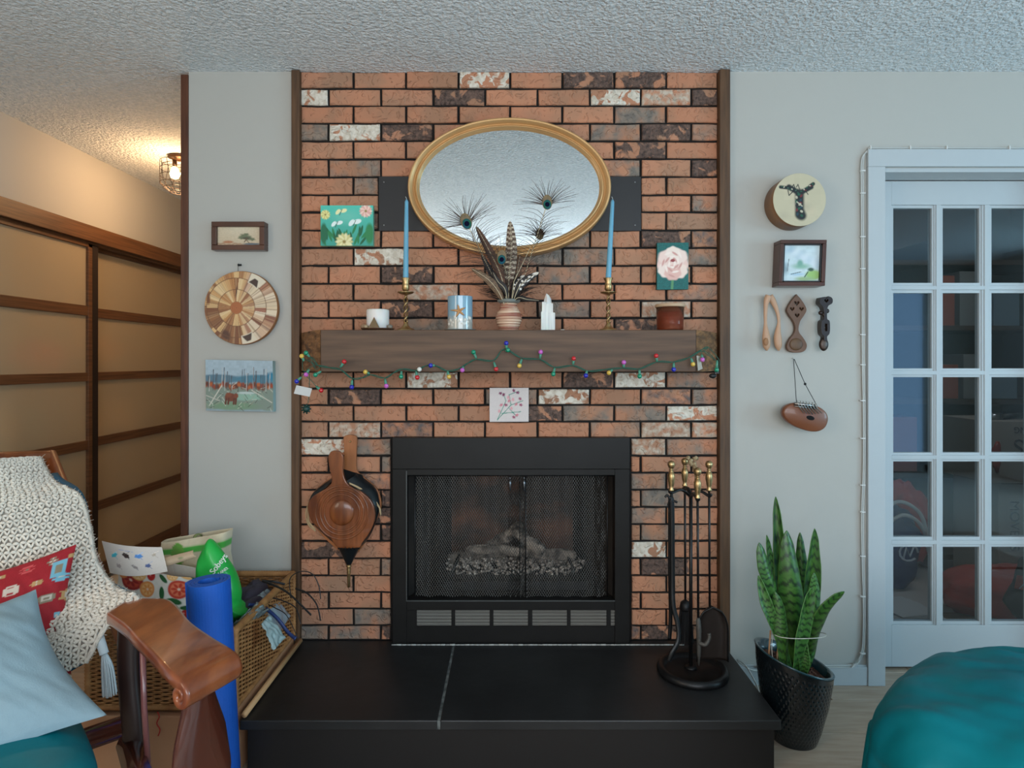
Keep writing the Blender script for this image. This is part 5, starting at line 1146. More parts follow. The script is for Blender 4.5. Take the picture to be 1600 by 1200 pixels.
for k in range(70):
    a = rs.rand()*6.28; r = .1*math.sqrt(rs.rand()); soil.ell((pcx+r*math.cos(a), PY+r*math.sin(a), H0-.024+rimz(a, r)), (.006, .005, .003), 6, 4, wob=.6, seed=k)
soil.build('soil', M('bark_soil', (62, 40, 32), .95, col2=(110, 72, 56), ns=60), pot, kind='stuff')
def a_leaf(seed, lightn):
    def f(A):
        A.c[:] = np.array(lin((44+30*lightn, 88+40*lightn, 34+34*lightn)))
        A.el(.5, .5, .1, 2, (86, 122, 44), soft=1.2, a=.5)
        xs = A.x/A.asp
        ph = seed*1.7; w_ = np.sin(A.y*(70+seed)+ph+1.1*np.sin(xs*7+seed)+.8*np.sin(xs*19+seed*2+A.y*9)+1.5*np.sin(A.y*13+seed))
        A.put((w_-.30)*2.2, (14, 34, 18), .85)
        w2 = np.sin(A.y*131+2*np.sin(xs*13+seed)); A.put((w2-.7)*3, (24, 56, 26), .5)
        A.put((.05-np.minimum(xs, 1-xs))/.03, (96, 138, 66), .5)
    return f
leaves = [  # path in px with depth, max half width in px, light
    ([(1228, 1045, 2.09), (1226, 960, 2.10), (1219, 870, 2.12), (1212, 776, 2.14)], 11, 0), ([(1240, 1050, 2.05), (1236, 960, 2.04), (1234, 900, 2.04), (1229, 829, 2.06)], 18, .1),
    ([(1226, 1020, 2.12), (1215, 930, 2.13), (1204, 880, 2.14), (1198, 836, 2.15)], 8, .9), ([(1230, 1040, 2.06), (1209, 930, 2.04), (1196, 890, 2.04), (1186, 848, 2.05)], 12, .3),
    ([(1233, 1045, 2.0), (1214, 985, 1.99), (1198, 945, 2.0), (1185, 899, 2.02)], 9, .6), ([(1252, 1030, 2.13), (1254, 930, 2.14), (1252, 880, 2.15), (1250, 832, 2.16)], 9, .1),
    ([(1258, 1040, 2.09), (1265, 960, 2.09), (1270, 890, 2.08), (1273, 826, 2.08)], 12.5, 0), ([(1262, 1030, 2.05), (1272, 992, 2.0), (1292, 952, 1.95), (1319, 924, 1.92)], 15, .1),
    ([(1243, 1054, 1.98), (1248, 1010, 1.96), (1258, 965, 1.96), (1269, 918, 1.97)], 14, .5), ([(1226, 1050, 1.99), (1223, 1000, 1.98), (1218, 960, 1.99), (1211, 925, 2.0)], 10, .3), ([(1255, 1054, 1.98), (1257, 1035, 1.97), (1254, 1010, 1.98), (1250, 992, 1.99)], 8, .7),
    ([(1272, 960, 2.03), (1273, 930, 2.04), (1270, 945, 2.04), (1262, 1020, 2.04)][::-1], 10, .8)]
leafm = M('snake_leaf', (255, 255, 255), .36, attr=True, bump=.1, bs=40)
for k, (pth, hw, lt) in enumerate(leaves):
    if k == 11: pth = [(1262, 1035, 2.04), (1268, 985, 2.03), (1273, 930, 2.03), (1272, 895, 2.03)]
    P = smoothpath([W(*p) for p in pth], 10); n = len(P); hw_ = hw/960*2.05
    def lf(u, v, P=P, n=n, hw_=hw_, k=k):
        s = v*(n-1); i = min(int(s), n-2); p = P[i].lerp(P[i+1], s-i); tt = (P[min(i+2, n-1)]-P[max(i-1, 0)]).normalized()
        tw = .9*math.sin(v*2.2+k*1.3)*.5; sd = tt.cross(Vector((math.sin(tw), math.cos(tw), 0))).normalized(); dn = sd.cross(tt)
        prof_ = np.interp(v, [0, .15, .45, .7, .88, .97, 1], [.62, .75, 1, .92, .55, .18, .02])
        x = (u-.5)*2
        return p+sd*x*hw_*prof_*(1+.05*math.sin(v*14+k))+dn*(hw_*.45*prof_*(x*x-.4))*(1 if k % 2 else -1)
    painted('leaf', lf, 16, 90, a_leaf(k*1.3, lt), .25, (60, 120, 50), leafm, t, solid=.0022)
m = MB(); tw = [W(1206, 990, 2.0), W(1222, 996, 1.95), W(1250, 998, 1.935), W(1285, 996, 1.95), W(1290, 990, 2.0), W(1270, 988, 2.12), W(1215, 985, 2.12)]
m.tube(smoothpath(tw+[tw[0]], 6), .0012, 5); m.tube(smoothpath([W(1207, 990, 2.0), W(1206, 1015, 1.99), W(1208, 1032, 2.0)], 4), .001, 5); m.build('white_twine', M('twine', (206, 206, 196), .8), t)
for a_, b_ in (((1201, 1030), (1204, 985)), ((1212, 1042), (1216, 1012))):
    q = W(*a_, 2.02); tag(MB().tube([q, W(*b_, 2.03)], .0032, 6).build('plant_stake', M('bamboo_stake', (170, 130, 96), .7), origin=q), 'thin bamboo stake at the left of the pot, '+('outer taller one' if a_[0] == 1201 else 'inner shorter one'), 'stake')

# ------------------------------------------------ sliding closet doors in the left wall
header = struct(MB().box((-2.306, 2.2, 1.914), (-2.275, 4.56, 2.0)).box((-2.40, 2.2, 1.905), (-2.306, 4.56, 2.0)).build('trim_4', closet_wood, bevel=.002))
struct(MB().box((-2.96, 2.1, 0), (-2.9, 4.65, CEIL)).box((-2.96, 2.1, 2.0), (-2.4, 4.65, 2.1)).box((-2.96, 2.1, 0), (-2.4, 2.2, CEIL)).box((-2.96, 4.56, 0), (-2.4, 4.65, CEIL)).box((-2.96, 2.1, -.05), (-2.4, 4.65, .0)).build('wall_closet', M('closet_lining', (214, 196, 168), .9)))
fg = bpy.data.materials.new('frosted_glass'); fg.use_nodes = True; nt = fg.node_tree; N = nt.nodes; L = nt.links; b = N['Principled BSDF']
b.inputs['Base Color'].default_value = (*lin((244, 222, 186)), 1); b.inputs['Roughness'].default_value = .27; b.inputs['Transmission Weight'].default_value = .66; b.inputs['IOR'].default_value = 1.25
rails = [(1.905, 1.86), (1.564, 1.510), (1.20, 1.153), (.83, .78), (.46, .41), (.10, .02)]
for nm, xf, ya, yb in (('door_2', -2.30, 2.25, 3.385), ('door_3', -2.35, 3.42, 4.55)):
    s0, s1 = ya, yb; wd = .032 if nm == 'door_2' else .068
    d = struct(MB().box((xf-.035, ya, .02), (xf, ya+.06, 1.905)).box((xf-.035, yb-wd if nm == 'door_2' else yb-.06, .02), (xf, yb, 1.905)).box((xf-.035, ya, 1.885), (xf, yb, 1.905)).build(nm, closet_wood, bevel=.002))
    MB().box((xf-.034, ya+.001, .02), (xf+.001, ya+.068, 1.904)).build('stile', closet_wood, d)
    for k, (a, bb) in enumerate(rails[1:]):
        MB().box((xf-.03, ya+.01, bb), (xf-.002, yb-.01, a)).build('rail', closet_wood, d, bevel=.002)
    for (a0, b0), (a1, b1) in zip(rails, rails[1:]):
        MB().box((xf-.02, ya+.03, a1-.01), (xf-.015, yb-.02, b0+.03)).build('frosted_pane', fg, d)
MB().box((-2.338, 3.386, .02), (-2.301, 3.432, 1.9)).build('gap_shade_strip', M('painted_gap_shade', (34, 20, 12), .7), bpy.data.objects['door_2'])  # near-black strip painted in for the shade between the two sliding doors
# bedding and clothes in the closet, blurred by the frosted glass
bed = [((-2.47, 3.22, 1.28), (.1, .16, .10), (214, 66, 50), 'red bundle blurred behind the frosted panes by the centre stile'), ((-2.45, 2.90, .91), (.09, .12, .17), (226, 220, 206), 'white bedding roll behind the lower left frosted pane'),
       ((-2.46, 3.12, .90), (.08, .07, .16), (90, 140, 160), 'blue bedding behind the lower left frosted pane'), ((-2.50, 3.82, .89), (.10, .28, .15), (226, 214, 192), 'cream pillow behind the third right frosted pane'),
       ((-2.50, 3.70, 1.32), (.10, .22, .10), (236, 186, 150), 'peach blanket behind the second right frosted pane')]
for c_, r_, col, lb in bed:
    o = lump(c_, r_, c_[1]*7, 30, 20, .12).build('bedding', M('bedding_%d%d' % col[:2], col, .9), origin=(c_[0], c_[1], c_[2]-r_[2])); tag(o, lb, 'bedding')
t = thing('closet_shelf', 'shelf boards inside the closet under the blurred bedding', 'shelf', (-2.6, 3.4, 1.16))
for z in (1.15, .69): MB().box((-2.88, 2.22, z), (-2.41, 4.54, z+.02)).build('shelf_board', closet_wood, t)
# ceiling lamp with wire cage
lc = Vector((-1.82, 3.39, CEIL)); t = thing('ceiling_lamp', 'flush hall lamp with a black wire cage and bare bulbs', 'lamp', lc)
MB().lathe([(.0, 0), (.06, 0), (.062, -.012), (.03, -.022), (.0, -.022)], lc, 32).build('ceiling_plate', M('lamp_bronze', (80, 56, 36), .4, .6), t)
m = MB()
for z, r in ((-.035, .098), (-.075, .10), (-.115, .10), (-.155, .10), (-.18, .082), (-.20, .05)): m.tube([lc+Vector((r*math.cos(a), r*math.sin(a), z)) for a in [2*PI*i/20 for i in range(20)]], .0016, 5, closed=True)
for k in range(14):
    a = 2*PI*k/14; a2 = a+.22; m.tube([lc+Vector((.098*math.cos(a), .098*math.sin(a), -.035)), lc+Vector((.10*math.cos(a2), .10*math.sin(a2), -.155)), lc+Vector((.05*math.cos(a2), .05*math.sin(a2), -.20))], .0016, 5)
for k in range(4):
    a = PI*k/2; m.tube([lc+Vector((.03*math.cos(a), .03*math.sin(a), -.02)), lc+Vector((.098*math.cos(a), .098*math.sin(a), -.035))], .002, 5)
m.build('wire_cage', M('cage_wire', (34, 24, 18), .5, .4), t)
for dx in (-.03, .03):
    b_ = MB().tube([lc+Vector((dx, 0, -.02)), lc+Vector((dx, 0, -.06))], .012, 10).build('bulb_holder', M('lamp_bronze', (0, 0, 0)), t)
    MB().lathe([(.010, -.055), (.020, -.075), (.026, -.098), (.02, -.118), (0, -.125)], lc+Vector((dx, 0, 0)), 16).build('bulb', M('bulb_glow', (255, 206, 140), .3, emit=14), b_)
hlo.location = lc+Vector((0, 0, -.15))
# ------------------------------------------------ wicker basket and its load
wick_m = M('wicker', (176, 126, 76), .6, col2=(146, 98, 56), ns=30, bump=.3, bs=200)
BX0, BX1, BY0, BY1, BZ0, BZ1 = -1.27, -.828, 1.85, 2.345, .215, .45
cr_ = thing('wooden_box', 'low tan box under the wicker basket with a red scribble on its front', 'box', (-1.05, 2.08, 0))
MB().box((-1.28, 1.83, 0), (-.83, 2.36, .205)).build('box_body', M('tan_box', (186, 140, 104), .7, col2=(172, 124, 90), ns=4), cr_, bevel=.004)
MB().tube(smoothpath([W(246, 1112, 1.826), W(249, 1120, 1.826), W(245, 1130, 1.826), W(250, 1140, 1.826), W(247, 1150, 1.826)], 6), .0016, 5).build('red_scribble', M('red_ink', (180, 40, 34), .7), cr_)
bk = thing('wicker_basket', 'rectangular wicker basket heaped with bags, left of the hearth', 'basket', (-1.05, 2.1, BZ0))
def weave(p0, p1, nrm, nst, nrow, z0, z1):
    p0, p1, nrm = Vector(p0), Vector(p1), Vector(nrm); m = MB(); L_ = (p1-p0).length; d = (p1-p0)/L_
    for r_ in range(nrow):
        z = z0+(z1-z0)*(r_+.5)/nrow; pts = []
        for i in range(nst*4+1):
            s = i/(nst*4); ph = s*nst*PI+(r_ % 2)*PI
            pts.append(p0+d*L_*s+nrm*(.0035*math.sin(ph))+Vector((0, 0, z)))
        m.tube(pts, .0036, 4, caps=False, smooth=True)
    for k in range(nst+1):
        q = p0+d*L_*k/nst; m.tube([q+Vector((0, 0, z0)), q+Vector((0, 0, z1))], .003, 4)
    return m
def rim(pts, r, name='rolled_rim', closed=False):
    P = [];
    for a, b in zip(pts, pts[1:]):
        a, b = Vector(a), Vector(b); n = max(4, int((b-a).length/.005)); P += [a.lerp(b, i/n) for i in range(n)]
    P.append(Vector(pts[-1])); m = MB(); m.tube(P, [r*(1 if i % 2 else .82) for i in range(len(P))], 8, closed=False); return m.build(name, wick_m, bk)
for nm, a, b, nn, ns, nq in (('front_weave', (BX0, BY0, 0), (BX1, BY0, 0), (0, -1, 0), 18, 34), ('side_weave', (BX1, BY0, 0), (BX1, BY1, 0), (1, 0, 0), 22, 34), ('back_weave', (BX0, BY1, 0), (BX1, BY1, 0), (0, 1, 0), 18, 34), ('side_weave', (BX0, BY0, 0), (BX0, BY1, 0), (-1, 0, 0), 22, 34)):
    weave(a, b, nn, ns, nq, BZ0+.01, BZ1-.005).build(nm, wick_m, bk, kind='stuff')
rim([(BX0, BY0, BZ1), (BX1, BY0, BZ1), (BX1, BY1, BZ1), (BX0, BY1, BZ1), (BX0, BY0, BZ1)], .0125)
rim([(BX0, BY0, BZ0+.005), (BX1, BY0, BZ0+.005), (BX1, BY1, BZ0+.005), (BX0, BY1, BZ0+.005), (BX0, BY0, BZ0+.005)], .010)
for x, y in ((BX1, BY0), (BX1, BY1), (BX0, BY0), (BX0, BY1)): rim([(x, y, BZ0), (x, y, BZ1)], .011, 'corner_post')
MB().box((BX0+.005, BY0+.005, BZ0+.002), (BX1-.005, BY1-.005, BZ0+.012)).build('basket_bottom', wick_m, bk)
MB().box((BX0+.012, BY0+.012, BZ0+.014), (BX1-.012, BY1-.012, BZ0+.10)).build('lining', M('dark_lining', (70, 50, 36), .9), bk)
# light bar lying along the hearth edge below the basket side
q = (-.815, 1.86, .192); tag(MB().tube([Vector((-.808, 1.868, .186)), Vector((-.806, 2.36, .188))], .0095, 10).build('cane_rail', M('pale_cane', (196, 154, 108), .55), origin=q), 'pale cane rod lying along the left edge of the hearth', 'rod')
# shopping bags (thin cloth shells)
def bagshell(name, label, c, w_, d_, h_, art, base, asp, topf, seed, mat=None, nu=120, nv=70, rot=0, extra=None):
    c = Vector(c); t = thing(name, label, 'bag', c)
    R = Matrix.Rotation(rot, 3, 'Z')
    def f(u, v):
        # u runs once round a rounded rectangle starting at the back centre, front face centred on u = .5
        a = 2*PI*u+PI/2; ca, sa = math.cos(a), math.sin(a); k = 5
        r = (abs(ca)**k+abs(sa)**k)**(-1/k); x, y = ca*r*w_/2, sa*r*d_/2*(1-.45*v)
        z = h_*v+topf(ca*r)*v*v
        nz = noise.noise(Vector((x*14+seed, y*14, z*12)))*.012
        return c+R @ Vector((-x*(1+nz*4*0)+nz*.6, y+nz, z))
    painted('bag_body', f, nu, nv, art, asp, base, mat or PAINT_CLOTH, t, solid=.0012)
    if extra: extra(t)
    return t
def a_tom(A):
    A.speck(.03, 1, 30)
    def slice_(x, y, r, c1=(196, 56, 34), c2=(226, 130, 90)):
        A.el(x, y, r, r*1.05, c1, soft=.1); A.el(x, y, r*.8, r*.82, c2, soft=.2)
        for k in range(7): a = k*2*PI/7; A.el(x+math.cos(a)*r*.42/A.asp, y+math.sin(a)*r*.42, r*.3, r*.15, c1, a, soft=.3)
        A.el(x, y, r*.16, r*.16, (230, 200, 180), soft=.4)
    def at_(px, py):
        X = (px-797)/960*1.945; xr = (X-TX)/.135; return .5-math.atan(xr)/(2*PI), (CZ+(565-py)/960*1.945-.30)/.28
    red, org, yel, drk = ((196, 56, 34), (224, 120, 84)), ((222, 140, 70), (232, 176, 110)), ((228, 170, 96), (238, 200, 150)), ((150, 30, 20), (190, 66, 40))
    for px, py, r, c_ in ((197, 915, 16, drk), (273, 922, 15, red), (176, 902, 13, org), (222, 927, 12, org), (211, 906, 9, yel), (262, 900, 9, yel), (290, 892, 13, yel), (206, 893, 12, drk), (272, 885, 10, drk), (240, 960, 13, red), (180, 945, 13, yel)):
        x, y = at_(px, py); slice_(x, y, r*.0072, *c_)
    for px, py, r in ((227, 907, 7), (229, 893, 6), (243, 895, 6), (290, 960, 7)): x, y = at_(px, py); A.el(x, y, r*.0062, r*.0078, (176, 32, 24), soft=.15); A.el(x+.004, y+.01, r*.0015, r*.002, (230, 150, 140), soft=.5)
    for px, py, a, l in ((247, 930, 1.4, 11), (268, 941, .2, 12), (247, 908, .6, 10), (292, 950, 0, 9), (300, 900, .8, 9), (216, 950, 1.2, 10)): x, y = at_(px, py); A.el(x, y, l*.0072, l*.003, (30, 88, 40), a, soft=.2)
TX = -1.135; TA = 3.571/(1/(2*PI*.135))
bagshell('tomato_tote', 'white tote printed with tomatoes and basil, standing in the basket', (TX, 2.02, .30), .27, .16, .28, a_tom, (218, 212, 200), TA, lambda x: .02*x, 2, nu=420, nv=120)
a_pl = lambda A: (A.speck(.04, 2, 30), A.band(.80, .9, (100, 170, 40), soft=.01), A.el(.53, .85, .07, .4, (96, 160, 44), soft=.1))
def tote2(t):
    m = MB(); 
    for k in range(2): m.tube(smoothpath([W(300, 860, 2.14), W(305, 838, 2.16+k*.02), W(314, 836, 2.18), W(318, 850, 2.2)], 6), .006, 6, flat=(1, .4))
    m.build('cord_handle', M('bag_handle_olive', (120, 130, 80), .8), t)
bagshell('striped_tote', 'cream tote with a lime green band and tab, behind the tomato tote', (-1.11, 2.17, .30), .24, .12, .345, lambda A: (A.speck(.04, 2, 30), A.band(.86, .93, (70, 160, 60), soft=.01), A.el(.55, .86, .1, .12, (100, 156, 60), soft=.05)), (206, 190, 160), 3.0, lambda x: .02*x*-1, 5, extra=tote2)
# green carrier bag
t = thing('green_bag', 'bright green carrier bag with white lettering, behind the blue mat', 'bag', (-.94, 2.16, .3))
gb = M('green_plastic', (30, 172, 66), .45, col2=(40, 186, 78), ns=3, bump=.3, bs=16, bdist=.01, coat=.2)
GP = [(312, 870), (318, 856), (327, 842), (340, 852), (352, 868), (362, 886), (370, 905), (375, 925), (374, 945), (386, 958), (372, 966), (362, 980), (355, 995), (330, 1000), (312, 985), (308, 930)]
def gbag(u, v, dep=.05):
    a = 2*PI*u-PI/2; n = len(GPc); s = (u*n) % n; i = int(s); p = GPc[i].lerp(GPc[(i+1) % n], s-i); cen = W(340, 925, 2.04)
    r = math.sin(v*PI)**.35; q = cen+(p-cen)*r; q.y = 2.04-dep*math.cos(v*PI)*.8+.012*noise.noise(Vector((q.x*16, q.z*16, v*2))); return q
GPc = smoothpath([W(x, y, 2.04) for x, y in GP+[GP[0]]], 4)[:-1]
m = MB(); m.grid(gbag, len(GPc), 25, wrap=True); m.build('bag_body', gb, t)
wl = M('white_print', (224, 232, 222), .6)
Rt = Matrix.Rotation(-.92, 3, 'Y') @ RX
text('Sobeys', .027, W(342, 881, 1.968), Rt, wl, t, .003); text('LAND.', .013, W(349, 892, 1.968), Matrix.Rotation(-.6, 3, 'Y') @ RX, wl, t, .003)
# folded insect print paper
def a_bugs(A):
    A.speck(.02, 3, 30)
    for x, y, rx, ry, c_, an in ((.2, .62, .1, .035, (70, 176, 190), .5), (.42, .66, .085, .05, (60, 44, 40), -.4), (.63, .66, .09, .045, (90, 140, 200), .1), (.24, .3, .06, .045, (166, 150, 144), .2), (.53, .3, .08, .03, (150, 136, 130), -.6), (.74, .32, .06, .04, (88, 100, 140), .1), (.86, .7, .05, .03, (190, 170, 150), .8)):
        A.el(x, y, rx*1.5, ry*1.7, c_, an, soft=.2, wob=.12); A.line(x, y, x+.05, y-.12, .008, c_); A.line(x-.02, y+.03, x+.08, y+.14, .006, tuple(min(255, q+60) for q in c_))
    A.line(.3, .84, .55, .8, .008, (150, 160, 200))
def pap(u, v):
    tl, tr, bl, br = W(159, 845, 1.96), W(253, 855, 1.98), W(172, 895, 1.93), W(262, 893, 1.95)
    p = bl.lerp(br, u).lerp(tl.lerp(tr, u), v); p.y += -.02*math.sin(PI*u); p.z += -.006*math.sin(PI*u)*(1-v); return p
o = painted('insect_print', pap, 110, 60, a_bugs, 1.9, (214, 200, 188), M('sketch_paper', (0, 0, 0)), origin=W(215, 894, 1.95), solid=.001); tag(o, 'sheet of cream paper with blue and brown insect drawings above the tomato tote', 'paper')
o = painted('folded_paper', lambda u, v: W(256, 886, 1.98).lerp(W(308, 870, 2.0), u).lerp(W(252, 873, 1.99).lerp(W(302, 860, 2.01), u), v)+Vector((0, -.01*math.sin(PI*v), 0)), 60, 20, lambda A: (A.speck(.06, 4, 30), A.el(.6, .5, .3, .18, (150, 150, 110), soft=.5)), 3, (196, 170, 140), M('sketch_paper', (0, 0, 0)), origin=W(280, 880, 2.0), solid=.002); tag(o, 'folded tan paper between the insect sheet and the striped tote', 'paper')
# plastic pouches and straps
pl = M('clear_pouch', (150, 166, 174), .12, coat=.4, col2=(120, 136, 146), ns=9, bump=.5, bs=18, bdist=.008); blu = M('blue_zip', (40, 60, 110), .4)
def patch(name, q, Y4, bulge, mat, parent, nu=24, nv=16, wob=.01, seed=0, solid=.0015):
    P4 = [W(x, y, Y) for (x, y), Y in zip(q, Y4)]
    def f(u, v):
        p = P4[0].lerp(P4[1], u).lerp(P4[3].lerp(P4[2], u), v); nn = (P4[1]-P4[0]).cross(P4[3]-P4[0]).normalized()
        if nn.y > 0: nn = -nn
        return p+nn*(bulge*math.sin(PI*u)*math.sin(PI*v)+wob*noise.noise(Vector((u*5+seed, v*5, seed))))
    return MB().grid(f, nu, nv).build(name, mat, parent, solid=solid)
t = thing('plastic_pouch', 'grey-blue plastic pouch with a blue zip spilling over the basket side', 'pouch', W(410, 960, 2.1))
patch('pouch_body', [(392, 938), (417, 920), (454, 962), (436, 990)], [2.1, 2.22, 2.22, 2.06], .012, pl, t); patch('pouch_flap', [(408, 975), (420, 962), (446, 996), (428, 1016)], [1.95, 2.0, 2.0, 1.93], .006, M('pouch_pale', (140, 160, 160), .3), t)
MB().tube(smoothpath([W(388, 945, 2.05), W(410, 948, 2.08), W(432, 965, 2.06), W(450, 988, 2.05), W(462, 998, 2.03)], 6), .006, 6, flat=(1, .5)).build('zip', blu, t)
t = thing('clear_bag', 'crumpled clear plastic bag at the front corner of the basket', 'bag', W(385, 960, 2.0))
patch('film', [(362, 978), (398, 945), (420, 955), (385, 975)], [1.9, 2.02, 2.05, 1.94], .02, M('clear_film', (150, 160, 156), .1, trans=.55, coat=.5, bump=.6, bs=30, bdist=.01), t, wob=.03)
lum = lump(W(392, 958, 2.12), (.055, .09, .05), 4, 24, 16, .3).build('dark_bundle', M('dark_bundle', (58, 52, 66), .7), origin=W(392, 975, 2.12)); tag(lum, 'small dark cloth bundle inside the basket behind the clear bag', 'cloth')
lum = lump((-.93, 2.22, .40), (.06, .1, .06), 6, 24, 16, .3).build('basket_filling', M('dark_bundle', (0, 0, 0)), origin=(-.93, 2.22, .3)); tag(lum, 'brown-grey cloth at the back of the basket', 'cloth')
strapm = M('black_strap', (34, 34, 36), .5)
for k, (pp, lb, r_) in enumerate(((((410, 908, 2.2), (425, 913, 2.15), (448, 925, 2.1), (470, 945, 2.05), (486, 961, 2.02)), 'long black strap crossing the basket corner toward the bricks', .0045),
    (((411, 908, 2.2), (428, 909, 2.18), (445, 913, 2.2)), 'short black strap doubling back at the basket top', .004),
    (((462, 920, 2.2), (480, 927, 2.15), (495, 945, 2.12), (501, 970, 2.1)), 'black strap end arching in front of the bricks', .004),
    (((455, 935, 2.2), (453, 905, 2.2), (470, 893, 2.18), (488, 897, 2.17), (498, 915, 2.16), (501, 936, 2.15)), 'thin grey cord looping above the basket corner', .0018),
    (((470, 975, 2.05), (462, 950, 2.08), (440, 938, 2.1), (424, 935, 2.12), (418, 943, 2.1), (430, 950, 2.06), (448, 962, 2.03), (466, 998, 2.0)), 'black cable loop lying on the grey-blue pouch', .003))):
    P = smoothpath([W(*p) for p in pp], 8); tag(MB().tube(P, r_, 6, flat=(1, .45) if r_ > .002 else None).build('strap' if r_ > .002 else 'cord', strapm, origin=P[0]), lb, 'strap')

# ------------------------------------------------ blue yoga mat
a0, a1 = Vector((-.852, 1.80, 0)), Vector((-.889, 1.81, .615)); ax_ = (a1-a0).normalized(); u_ = ax_.orthogonal().normalized(); w_ = ax_.cross(u_)
t = thing('yoga_mat', 'rolled blue exercise mat standing upright between armchair and basket', 'exercise mat', a0)
foam = M('blue_foam', (14, 82, 176), .6, bump=.35, bs=120, col2=(18, 88, 184), ns=6)
m = MB(); turns = 3.4; N_ = 150
def spir(f, th_): a = f*turns*2*PI; r = .024+.0095*f*turns+th_; return u_*math.cos(a)*r+w_*math.sin(a)*r
vs = []
for z in (0, 1):
    for i in range(N_):
        for th_ in (0, .0082): vs.append((a0 if z == 0 else a1)+spir(i/(N_-1), th_)*1.0)
S_ = 2*N_; fs = []
for i in range(N_-1):
    a, b, c_, d = 2*i, 2*i+1, 2*i+3, 2*i+2
    fs += [(b, b+S_, c_+S_, c_), (a, d, d+S_, a+S_), (a+S_, d+S_, c_+S_, b+S_), (a, b, c_, d)]
fs += [(0, S_, S_+1, 1), (S_-2, S_-1, 2*S_-1, 2*S_-2)]
m.add(vs, fs, False); o = m.build('rolled_sheet', foam, t)

# ------------------------------------------------ armchair
ch = thing('armchair', 'wooden armchair with scrolled arm and teal cushions, cropped at the left', 'armchair', (-1.2, 1.35, 0))
cherry = M('cherry_wood', (150, 82, 42), .3, col2=(116, 56, 28), ns=5, st=(6, 2, 1), coat=.6, bump=.05, bs=60)
maho = M('dark_cherry', (82, 36, 22), .24, col2=(66, 28, 18), ns=4, coat=.6)
AZ = .640
secs = [((-.995, 1.515), (-1.0, 1.61)), ((-.905, 1.435), (-.90, 1.592)), ((-.828, 1.358), (-.838, 1.542)), ((-.752, 1.288), (-.75, 1.442)), ((-.69, 1.232), (-.668, 1.376)), ((-.652, 1.206), (-.598, 1.332))]
Lp = smoothpath([(a[0], a[1], AZ) for a, b in secs], 8); Rp = smoothpath([(b[0], b[1], AZ) for a, b in secs], 8)
th = .030; n = len(Lp); rings = []
fwd = Vector((.76, -.42, 0)).normalized()
def ringat(l, r, up, th):   # rounded slab cross-section
    R_ = []; side = (r-l).normalized(); W_ = (r-l).length
    for fx_, fz_ in ((0, -.5), (.0, -.2), (.015, 0), (.06, .0), (.3, 0), (.7, 0), (.94, 0), (.985, 0), (1, -.2), (1, -.5), (.985, -.9), (.94, -1), (.5, -1), (.06, -1), (.015, -.9)): R_.append(l+side*W_*fx_+up*th*fz_)
    return R_
for i in range(n):
    z = Vector((0, 0, .012*math.sin(PI*i/(n-1))-.006*(i/(n-1))**4)); rings.append(ringat(Lp[i]+z, Rp[i]+z, Vector((0, 0, 1)), th))
l0, r0 = Lp[-1]+Vector((0, 0, -.006)), Rp[-1]+Vector((0, 0, -.006)); cs = .033
for k in range(1, 34):       # scroll curling forward, down and back inside
    a = k*.27; rr = cs*(1-.70*(k/33)); cz = Vector((0, 0, -cs)); tt = th*.9*(1-.6*k/33)
    up = fwd*math.sin(a)+Vector((0, 0, 1))*math.cos(a)
    rings.append(ringat(l0+cz+up*rr, r0+cz+up*rr, up, min(tt, rr*.7)))
ns_ = len(rings[0]); m = MB(); m.add([v for r_ in rings for v in r_], [(i*ns_+j, i*ns_+(j+1) % ns_, (i+1)*ns_+(j+1) % ns_, (i+1)*ns_+j) for i in range(len(rings)-1) for j in range(ns_)]+[tuple(range(ns_)), tuple((len(rings)-1)*ns_+j for j in range(ns_))[::-1]], True)
m.build('scrolled_arm', cherry, ch)
# carved front support, a board swelling below the scroll
cz0 = (l0+r0)/2-fwd*.03; sd = (r0-l0).normalized()
def sup(u, v):
    z = .60*(1-v); wd_ = np.interp(v, [0, .08, .2, .35, .6, .85, 1], [.030, .038, .062, .074, .05, .036, .04]); ofs = np.interp(v, [0, .2, .4, .7, 1], [0, .01, .022, .01, 0])
    a = 2*PI*u; return Vector((cz0.x, cz0.y, z))+fwd*(.022*math.sin(a)+ofs*.6)+sd*(wd_*math.cos(a)*1.0)
m = MB().grid(sup, 28, 40, wrap=True); m.build('front_support', maho, ch)
m = MB().tube(smoothpath([(-.93, 1.50, .625), (-.925, 1.49, .5), (-.905, 1.48, .35), (-.90, 1.48, .2), (-.90, 1.48, 0)], 6), [.026]*25, 12, flat=(1, .7)); m.build('rear_support', M('near_black_wood', (36, 20, 16), .35), ch)
MB().tube([(-.868, 1.45, .62), (-.852, 1.43, .46), (-.835, 1.42, .3)], .0065, 8).build('arm_spindle', M('pink_sheen_wood', (120, 72, 70), .3, coat=.5), ch)
# seat and back cushions
def cushion(C, w_, d_, h_, Rm, k=4):
    def f(u, v):
        a = 2*PI*u; th = PI*(v-.5); c1, s1 = math.cos(a), math.sin(a); ct, st_ = math.cos(th), math.sin(th)
        e = lambda q, p_: math.copysign(abs(q)**p_, q)
        return C+Rm @ Vector((w_/2*e(c1, .45)*e(ct, .6), d_/2*e(s1, .45)*e(ct, .6), h_/2*e(st_, .8)))
    return f
bdir = Vector((-.72, -.69, 0)).normalized(); fdir = Vector((.69, -.72, 0)).normalized()
Rc = Matrix((bdir, -fdir, Vector((0, 0, 1)))).transposed()
sc_ = Vector((-.885, 1.33, .42))+bdir*.34+fdir*-.02
m = MB().grid(cushion(Vector((-1.13, 1.15, .435)), .56, .58, .16, Rc), 64, 30, wrap=True); m.build('seat_cushion', teal_cloth, ch)
Rb = Rc @ Matrix.Rotation(-.34, 3, 'X')
fb = MB()
